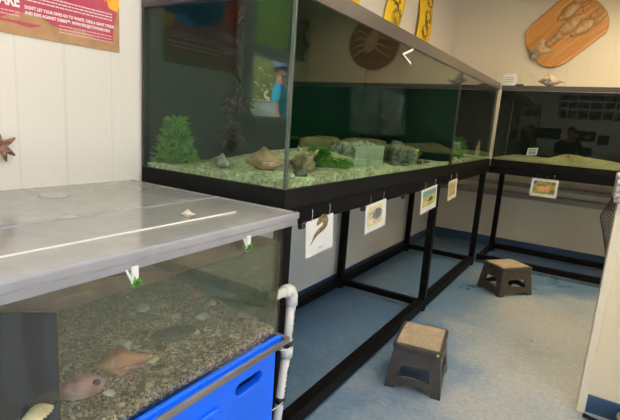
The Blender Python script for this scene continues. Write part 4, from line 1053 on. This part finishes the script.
# ------------------------------------------------------------------ folding step stools
def stool(label, loc, rot):
    t = thing('step_stool', label, 'step stool', loc, rot, group='grey folding step stools')
    H_ = .275; TW, TD, BW, BD = .275, .345, .318, .385   # top/base width (x) and depth (y)
    me = poly_mesh([rrect(-TW / 2, -TD / 2, TW / 2, TD / 2, .018)], .022, .004); me.transform(Matrix.Translation((0, 0, H_ - .018))); obj('top_frame', me, M['stoolgrey'], t, local=True)
    me = poly_mesh([rrect(-TW / 2 + .016, -TD / 2 + .016, TW / 2 - .016, TD / 2 - .016, .012)], .004); me.transform(Matrix.Translation((0, 0, H_ - .0015))); obj('tread', me, M['stooltop'], t, local=True)
    zt = H_ - .028; th = .011
    def side(wt, wb, dist_t, dist_b, ax, sgn):
        arch = [(-wb / 2, 0), (-wb / 2 + .052, 0)] + [(-wb / 2 + .058 + (wb - .116) * i / 12, .020 + .022 * math.sin(PI * i / 12)) for i in range(13)] + [(wb / 2 - .052, 0), (wb / 2, 0), (wt / 2, zt), (-wt / 2, zt)]
        wm_ = wb * .29
        hole = [(-wm_ , .075), (-wm_ * .5, .085), (0, .090), (wm_ * .5, .085), (wm_, .075), (wm_ * .86, .155), (wm_ * .5, .160), (-wm_ * .5, .160), (-wm_ * .86, .155)]
        me = poly_mesh([arch, hole], th, .0015)
        # slope: y=0 at base out, top in
        sl = math.atan2(dist_b - dist_t, zt)
        me.transform(Matrix.Rotation(PI / 2 , 4, 'X'))
        me.transform(Matrix.Rotation(-sl, 4, 'X'))      # leans back towards +y as it rises
        me.transform(Matrix.Translation((0, -dist_b, 0)))
        if ax == 'x': me.transform(Matrix.Rotation(PI / 2, 4, 'Z'))
        if sgn > 0: me.transform(Matrix.Rotation(PI, 4, 'Z'))
        return me
    for sg in (-1, 1):
        obj('end_panel', side(TW - .02, BW, TD / 2 - .012, BD / 2 - .006, 'y', sg), M['stoolgrey'], t, local=True)
        obj('side_panel', side(TD - .02, BD, TW / 2 - .012, BW / 2 - .006, 'x', sg), M['stoolgrey'], t, local=True)
        # raised fold ribs down the middle of each end panel
        bm = BM(); box(bm, -.005, .005, sg * (TD / 2 + .001) - .004, sg * (TD / 2 + .001) + .004, .19, .245); obj('fold_rib', bm, M['stoolgrey'], t, local=True)
    return t
s1 = stool('near grey folding step stool with a beige tread, standing beside the long stand', (-.735, 2.575, 0), math.radians(10))
o = obj('yellow_dot', B(.112, .124, -.181, -.174, .252, .263), mat('yellow sticker', (.85, .70, .02), .5), s1, local=True)
s2 = dup(s1, (-.592, 4.665, 0), math.radians(-39), 'farther grey folding step stool, near the corner of the two stands')
for ch in list(s2.children):
    if ch.name.startswith('yellow_dot'): bpy.data.objects.remove(ch)

# ------------------------------------------------------------------ landing net hanging behind the half wall
ln = thing('landing_net', 'black mesh landing net hanging behind the speckled counter', 'net', (.13, 3.12, .80))
bm = BM()
cx, cy = .175, 3.13
def netp(u, v):   # u around 0..1, v down 0..1
    r = .135 * (1 - .55 * max(0, v - .25) / .75) * (.62 + .38 * min(1, v / .3)) * (1 if v < .93 else .7)
    return V((cx + r * math.cos(2 * PI * u) + .02 * v, cy + r * .7 * math.sin(2 * PI * u), 1.195 - .43 * v + .012 * math.sin(9 * u + 5 * v)))
NU, NV = 34, 24
for i in range(NU):
    for s in (1, -1):
        tube(bm, [netp((i + s * j * .8) / NU, j / NV) for j in range(NV + 1)], .0010, 4)
obj('mesh_bag', bm, M['net'], ln)
obj('hoop', tube(BM(), [netp(i / 24, 0) for i in range(24)], .004, 6, closed=True), M['net'], ln)
obj('handle', tube(BM(), [netp(0, 0), (cx + .13, cy, 1.185), (.62, cy, 1.19)], .008, 8), M['steel'], ln)

# bottom right: black rod and round bucket at the foot of the half wall
o = obj('black_rod', tube(BM(), [(.145, 2.765, .018), (.33, 2.70, .018), (.60, 2.62, .018)], .012, 10), M['blackplastic'], smooth=True, base=(.33, 2.70, 0)); tag(o, 'black rod lying on the floor at the foot of the half wall', 'rod')
bk = thing('bucket', 'round grey brown bucket at the bottom right corner by the half wall', 'bucket', (.345, 2.735, 0))
bm = BM(); prof = [(.055, .02), (.066, .10), (.070, .105), (.070, .112), (.060, .112), (.052, .025)]; n = 24; rg = []
for r, z in prof: rg.append([bm.verts.new((.355 + r * math.cos(2 * PI * k / n), 2.735 + r * math.sin(2 * PI * k / n), z)) for k in range(n)])
for i in range(len(rg) - 1):
    for k in range(n): bm.faces.new((rg[i][k], rg[i][(k + 1) % n], rg[i + 1][(k + 1) % n], rg[i + 1][k]))
bm.faces.new(rg[0][::-1]); bm.faces.new(rg[-1])
for v in bm.verts: v.co.z -= .02
obj('pail', bm, noisy('grey brown plastic', (.20, .16, .12), (.28, .23, .18), 20, .6), bk, smooth=True)
obj('bail_handle', tube(BM(), [(.355 + .068 * math.cos(a), 2.735 + .068 * math.sin(a) , .088 + .004) for a in [i * PI / 10 for i in range(11)]], .003, 6), M['steel'], bk)

# ------------------------------------------------------------------ back of the room, mirrored in the far tank
def frame_pic(label, x0, x1, z0, z1, c1, c2, fr=(.02, .02, .02), name='framed_picture', cat='picture', scale=9, mount=None):
    t = thing(name, label, cat, ((x0 + x1) / 2, YB, z0))
    bm = BM(); f = .018
    box(bm, x0, x1, YB + .001, YB + .022, z0, z0 + f); box(bm, x0, x1, YB + .001, YB + .022, z1 - f, z1); box(bm, x0, x0 + f, YB + .001, YB + .022, z0 + f, z1 - f); box(bm, x1 - f, x1, YB + .001, YB + .022, z0 + f, z1 - f)
    obj('frame', bm, mat('frame', fr, .4), t)
    obj('print', B(x0 + f, x1 - f, YB + .002, YB + .010, z0 + f, z1 - f), noisy('print', c1, c2, scale, .4), t)
    return t
frame_pic('long dark green sea picture on the back wall, mirrored in the far tank', -1.62, -.95, 1.45, 1.72, (.01, .04, .04), (.05, .14, .14))
pb = frame_pic('long green picture of two pink shells on the back wall', -.757, -.187, 1.45, 1.70, (.01, .04, .02), (.02, .07, .03))
for x in (-.60, -.36):
    bm = BM(); ell(bm, (x, YB + .016, 1.57), (.07, .012, .05), None, 2, .2, 3, 1); obj('painted_shell', bm, M['conch'], pb, smooth=True)
frame_pic('square brown picture right of the shell picture on the back wall', -.14, .10, 1.40, 1.62, (.05, .02, .01), (.25, .12, .05))
frame_pic('square brown picture left of the sea picture on the back wall', -1.95 + .05, -1.68, 1.38, 1.62, (.02, .02, .02), (.16, .07, .04))
frame_pic('white framed green picture low on the back wall', -.47, -.20, 1.08, 1.32, (.03, .06, .05), (.06, .12, .09), (.7, .7, .7))
frame_pic('wide green picture of white shells low on the back wall', -1.05, -.58, 1.10, 1.36, (.01, .03, .02), (.20, .26, .22))
pb2 = thing('photo_board', 'white board with rows of black and white photographs on the back wall', 'photo board', (-.2, YB, 1.94))
obj('board', B(-1.13, .75, YB + .001, YB + .015, 1.94, 2.60), M['paper'], pb2)
rd = random.Random(4); x = -1.09
while x < .62:
    w = rd.uniform(.16, .28)
    for z0, z1 in ((1.98, 2.20), (2.24, 2.40), (2.43, 2.56)):
        if rd.random() < .93: obj('photograph', B(x, min(x + w, .72), YB + .015, YB + .018, z0 + rd.uniform(0, .02), z1 - rd.uniform(0, .02)), noisy('photo', (.03, .03, .03), (.35, .35, .34), rd.uniform(8, 16), .5), pb2)
    x += w + .03
bd = thing('blue_sign', 'dark teal banner sign high on the back wall left of the photo board', 'sign', (-1.2, YB, 2.55)); obj('board', B(-1.5, -.95, YB + .001, YB + .012, 2.63, 2.78), mat('dark teal', (.01, .05, .08), .5), bd)
nb = thing('notice_sheet', 'small white framed notice on the back wall, left of the photo board', 'notice', (-1.75, YB, 2.0)); obj('sheet', B(-1.86, -1.52, YB + .001, YB + .01, 1.95, 2.25), M['paper'], nb); obj('picture_block', B(-1.83, -1.55, YB + .01, YB + .012, 2.02, 2.22), mat('blue grey print', (.05, .12, .2), .5), nb)
# net bunch hung on the far wall, seen mirrored above the corner of the long tank
bm = BM()
for i in range(16):
    a = i / 16 * 2 * PI
    for s in (1, -1):
        tube(bm, [(2.25 + (.12 + .05 * math.sin(j * .9)) * math.cos(a + s * j * .3), YF - .14 + .10 * math.sin(a + s * j * .3), 3.05 - j * .045) for j in range(15)], .004, 4)
hn = obj('fishing_net', bm, mat('weathered net cord', (.12, .12, .09), .8), base=(2.25, YF - .14, 2.4)); tag(hn, 'bunched fishing net hung at the right end of the far wall', 'net')

# ------------------------------------------------------------------ people
def skin_mesh(name, joints, edges, m, parent, sub=2, root=0):
    me = bpy.data.meshes.new(name); me.from_pydata([j[0] for j in joints], edges, []); o = link(bpy.data.objects.new(name, me)); me.materials.append(m)
    s = o.modifiers.new('skin', 'SKIN'); s.use_smooth_shade = True
    for i, j in enumerate(joints):
        r = j[1]; me.skin_vertices[0].data[i].radius = r if isinstance(r, tuple) else (r, r)
        me.skin_vertices[0].data[i].use_root = (i == root)
    u = o.modifiers.new('sub', 'SUBSURF'); u.levels = sub; u.render_levels = sub
    o.parent = parent; return o

def person(label, loc, rot, scale, top_m, leg_m, hat=None, mask=None, bare_leg=True, sandals=True):
    t = thing('person', label, 'person', loc, rot); t.scale = (scale,) * 3
    J = []; Eg = []
    def j(p, r): J.append((p, r)); return len(J) - 1
    def e(a, b): Eg.append((a, b))
    # faces -y
    pel = j((0, 0, .95), (.15, .11)); ab = j((0, .0, 1.10), (.135, .10)); ch = j((0, .01, 1.28), (.16, .11)); nb_ = j((0, .015, 1.42), (.085, .07)); nk = j((0, .01, 1.50), (.052, .052)); hd0 = j((0, -.01, 1.57), (.072, .085)); hd = j((0, -.012, 1.64), (.078, .098)); ht = j((0, -.005, 1.71), (.055, .07))
    for a, b in ((pel, ab), (ab, ch), (ch, nb_), (nb_, nk), (nk, hd0), (hd0, hd), (hd, ht)): e(a, b)
    for s in (-1, 1):
        sh = j((s * .17, .015, 1.40), .058); el = j((s * .245, .03, 1.12), .040); wr = j((s * .25, -.07, .89), .026); pm = j((s * .245, -.10, .82), (.040, .016))
        e(nb_, sh); e(sh, el); e(el, wr); e(wr, pm)
        for k, (dx, l) in enumerate(((-.026, .055), (-.009, .068), (.009, .064), (.025, .05))):
            a1 = j((s * .245 + dx * .0 + .0, -.10 + dx, .782), .009); a2 = j((s * .240, -.105 + dx, .782 - l * .6), .008); a3 = j((s * .225, -.11 + dx, .782 - l), .007); e(pm, a1); e(a1, a2); e(a2, a3)
        th = j((s * .225, -.145, .83), .010); th2 = j((s * .218, -.165, .80), .008); e(pm, th); e(th, th2)
        hp = j((s * .09, 0, .86), .088); kn = j((s * .10, -.01, .49), .056); cf = j((s * .10, .02, .34), .055); an = j((s * .10, .02, .09), .034); hl = j((s * .10, .05, .045), .034); bl = j((s * .11, -.07, .035), (.040, .026)); to = j((s * .112, -.145, .026), (.036, .018))
        for a, b in ((pel, hp), (hp, kn), (kn, cf), (cf, an), (an, hl), (an, bl), (bl, to)): e(a, b)
    skin_mesh('body', J, Eg, M['skin'], t)
    # shirt
    J2 = []; E2 = []
    J2 = [((0, 0, .90), (.165, .125)), ((0, 0, 1.10), (.155, .118)), ((0, .01, 1.28), (.178, .125)), ((0, .015, 1.41), (.10, .085)), ((0, .015, 1.455), (.066, .062))]
    E2 = [(0, 1), (1, 2), (2, 3), (3, 4)]
    for s in (-1, 1):
        n0 = len(J2); J2 += [((s * .175, .015, 1.40), .074), ((s * .215, .022, 1.26), .064), ((s * .235, .026, 1.17), .060)]; E2 += [(3, n0), (n0, n0 + 1), (n0 + 1, n0 + 2)]
    skin_mesh('shirt', J2, E2, top_m, t)
    J3 = [((0, 0, .97), (.158, .12)), ((0, 0, .88), (.150, .115))]; E3 = [(0, 1)]
    for s in (-1, 1):
        n0 = len(J3); J3 += [((s * .092, 0, .84), .104), ((s * .10, -.005, .66), .090), ((s * .10, -.008, .55), .084)]; E3 += [(1, n0), (n0, n0 + 1), (n0 + 1, n0 + 2)]
    skin_mesh('shorts', J3, E3, leg_m, t)
    # face
    bm = BM()
    for s in (-1, 1): ell(bm, (s * .031, -.098, 1.648), (.013, .008, .007), None, 2)
    obj('eye', bm, M['whitepaint'], t, smooth=True, local=True)
    bm = BM()
    for s in (-1, 1): ell(bm, (s * .031, -.104, 1.648), (.0055, .004, .0055), None, 1)
    obj('iris', bm, M['ink'], t, smooth=True, local=True)
    bm = BM(); ell(bm, (0, -.112, 1.625), (.012, .018, .022), RX(.3), 2)
    for s in (-1, 1): ell(bm, (s * .080, .0, 1.635), (.008, .018, .028), None, 2)
    obj('nose_and_ears', bm, M['skin'], t, smooth=True, local=True)
    bm = BM(); ell(bm, (0, -.098, 1.585), (.024, .008, .007), None, 2); obj('mouth', bm, mat('lips', (.30, .09, .07), .5), t, smooth=True, local=True)
    bm = BM(); g_ = ell(bm, (0, .012, 1.675), (.092, .108, .088), None, 3)
    bmesh.ops.delete(bm, geom=[v for v in bm.verts if v.co.z < 1.665 and v.co.y < .0 or v.co.z < 1.60], context='VERTS'); obj('hair', bm, M['hair'], t, smooth=True, local=True)
    if hat:
        bm = BM(); ell(bm, (0, .0, 1.695), (.100, .115, .085), None, 3); bmesh.ops.delete(bm, geom=[v for v in bm.verts if v.co.z < 1.69], context='VERTS')
        ell(bm, (0, -.13, 1.695), (.075, .07, .008), RX(.12), 2); obj('cap', bm, hat, t, smooth=True, local=True)
    if mask:
        bm = BM(); ell(bm, (0, -.045, 1.585), (.074, .075, .045), None, 3); obj('face_mask', bm, mask, t, smooth=True, local=True)
    for s in (-1, 1):
        bm = BM(); ell(bm, (s * .108, -.045, .010), (.048, .135, .012), None, 2)
        for y, z, r in ((-.09, .045, .047), (-.02, .065, .043)):
            tube(bm, [(s * .108 + r * math.cos(a), y, .012 + (z) * math.sin(a)) for a in [i * PI / 8 for i in range(9)]], .010, 6)
        tube(bm, [(s * .108 + .043 * math.cos(a), .045 + .03 * math.sin(a), .07) for a in [i * PI / 8 for i in range(9)]], .009, 6)
        obj('sandal', bm, M['leather'], t, smooth=True, local=True)
    return t
# outdoors beyond the window, reflected in the end glass of the long aquarium
person('person in a teal shirt, navy cap and dark mask standing outside the window', (-4.05, -2.52, .55), math.radians(60), .98, M['teal'], M['darkcloth'], M['navycloth'], M['facemask'])
person('person in dark clothes and brown sandals standing behind the touch tank, seen mirrored', (-.635, -.875, 0), math.radians(172), 1.0, M['darkcloth'], M['darkcloth'])

# ------------------------------------------------------------------ outdoors
g2 = obj('yard', B(XR + .3, 30, -25, 25, -.2, -.02), mat('pale concrete yard', (.34, .33, .31), .9), base=(15, 0, -.2)); tag(g2, 'ground outside the added right window', 'ground'); g2['kind'] = 'structure'
o = obj('lawn', B(-40, XL - .3, -40, 12, .35, .548), M['grass'], base=(-20, -12, .35)); tag(o, 'grassy gravel ground outside the window', 'ground'); o['kind'] = 'structure'
def tree(label, x, y, h, r, seed):
    t = thing('tree', label, 'tree', (x, y, .55), group='trees outside the window')
    rd = random.Random(seed); bm = BM()
    tube(bm, [(x, y, .55), (x + .05, y, .55 + h * .4), (x, y + .1, .55 + h * .8)], .1, 10, rs=[.14, .11, .04]); obj('trunk', bm, M['bark'], t, smooth=True)
    bm = BM()
    for k in range(2300):
        d = V((rd.gauss(0, 1), rd.gauss(0, 1), rd.gauss(0, .9))).normalized() * (rd.random() ** .4) * r
        c = V((x, y, .55 + h)) + V((d.x, d.y, d.z * .85)); s = rd.uniform(.06, .14)
        u = V((rd.uniform(-1, 1), rd.uniform(-1, 1), rd.uniform(-1, 1))).normalized(); w = u.orthogonal().normalized()
        bm.faces.new([bm.verts.new(c + u * s), bm.verts.new(c + w * s * .6), bm.verts.new(c - u * s), bm.verts.new(c - w * s * .6)])
    obj('foliage', bm, M['leaf'], t)
tree('leafy green tree outside, nearest the window', -6.5, -6.0, 3.0, 1.9, 1)
tree('leafy green tree outside, left of the parked car', -9.5, -8.0, 2.7, 2.3, 2)
tree('leafy green tree outside, behind the parked car', -12.0, -13.0, 3.0, 2.9, 3)
tree('leafy green tree outside, farthest from the window', -15.0, -10.5, 3.2, 3.2, 4)
car = thing('car', 'white parked car outside beyond the window', 'car', (-9.6, -9.0, .55), math.radians(40))
body = [(-2.1, .25), (-2.15, .6), (-1.95, .85), (-1.1, .95), (-.6, 1.35), (.9, 1.38), (1.6, .95), (2.05, .85), (2.1, .3)]
me = poly_mesh([body], 1.6, .06); me.transform(Matrix.Rotation(PI / 2, 4, 'X')); obj('car_body', me, M['carpaint'], car, local=True)
win = [(-1.0, .96), (-.55, 1.30), (.85, 1.32), (1.35, .96)]
me = poly_mesh([win], 1.74, .0); me.transform(Matrix.Rotation(PI / 2, 4, 'X')); obj('side_window', me, M['carglass'], car, local=True)
for x in (-1.35, 1.3):
    for y in (-.78, .78): 
        bm = tube(BM(), [(x, y - .1, .32), (x, y + .1, .32)], .32, 20); obj('wheel', bm, M['tyre'], car, local=True)

# ------------------------------------------------------------------ light
def troffer(label, x, y, lx, ly, col, s):
    t = thing('ceiling_light', label, 'ceiling light', (x, y, ZC - .06), group='ceiling lights')
    bm = BM(); f = .03
    box(bm, x - lx, x + lx, y - ly, y - ly + f, ZC - .06, ZC); box(bm, x - lx, x + lx, y + ly - f, y + ly, ZC - .06, ZC); box(bm, x - lx, x - lx + f, y - ly + f, y + ly - f, ZC - .06, ZC); box(bm, x + lx - f, x + lx, y - ly + f, y + ly - f, ZC - .06, ZC)
    obj('frame', bm, M['whitepaint'], t)
    obj('diffuser', B(x - lx + f, x + lx - f, y - ly + f, y + ly - f, ZC - .055, ZC - .045), emit('lamp ' + label[:12], col, s), t)
WARM = (1, .76, .46); NEUT = (1, .89, .76)
troffer('warm ceiling light over the far end of the walkway', .25, 5.0, .30, .60, WARM, 24)
troffer('warm ceiling light over the middle of the walkway', -.1, 3.0, .30, .60, (1, .84, .60), 14)
troffer('ceiling light over the near end of the walkway by the touch tank', -.6, .9, .30, .60, NEUT, 11)
troffer('ceiling light near the back wall', .3, -1.2, .30, .60, NEUT, 11)
troffer('ceiling light at the right side of the room near the back wall', 1.8, .6, .30, .60, NEUT, 15)
troffer('warm ceiling light at the right end of the far wall', 1.9, 4.6, .30, .60, WARM, 18)
w = bpy.data.worlds.new('sky'); S.world = w; w.use_nodes = True; nt_ = w.node_tree
bgn = nt_.nodes['Background']; sky = nt_.nodes.new('ShaderNodeTexSky'); sky.sky_type = 'NISHITA'; sky.sun_disc = False; sky.sun_elevation = math.radians(50); sky.sun_rotation = math.radians(200)
nt_.links.new(sky.outputs[0], bgn.inputs[0]); bgn.inputs[1].default_value = 1.15
sl = bpy.data.lights.new('sun', 'SUN'); sl.energy = 260; sl.angle = .01; so = link(bpy.data.objects.new('sun', sl)); so.rotation_euler = V((.02, -.55, -.83)).to_track_quat('-Z', 'Y').to_euler()

# ------------------------------------------------------------------ camera
cam = bpy.data.cameras.new('camera'); co_ = link(bpy.data.objects.new('camera', cam)); S.camera = co_
Rm = Matrix(CAMR).to_4x4() if 'CAMR' in globals() else Matrix(((0.842, -0.160, 0.516), (0.536, 0.126, -0.835), (0.069, 0.979, 0.192))).to_4x4()
q = Rm.to_quaternion(); Rm = q.to_matrix().to_4x4(); Rm.translation = (0, 0, 1.5); co_.matrix_world = Rm
cam.sensor_width = 36; cam.lens = 458.22 / 620 * 36; cam.clip_start = .02; cam.clip_end = 200
S.view_settings.view_transform = 'Standard'; S.view_settings.look = 'None'; S.view_settings.exposure = -0.10; S.view_settings.gamma = 1
S.cycles.transparent_max_bounces = 32; S.cycles.max_bounces = 10; S.cycles.use_denoising = True; S.cycles.volume_bounces = 1
S.cycles.sample_clamp_indirect = 6
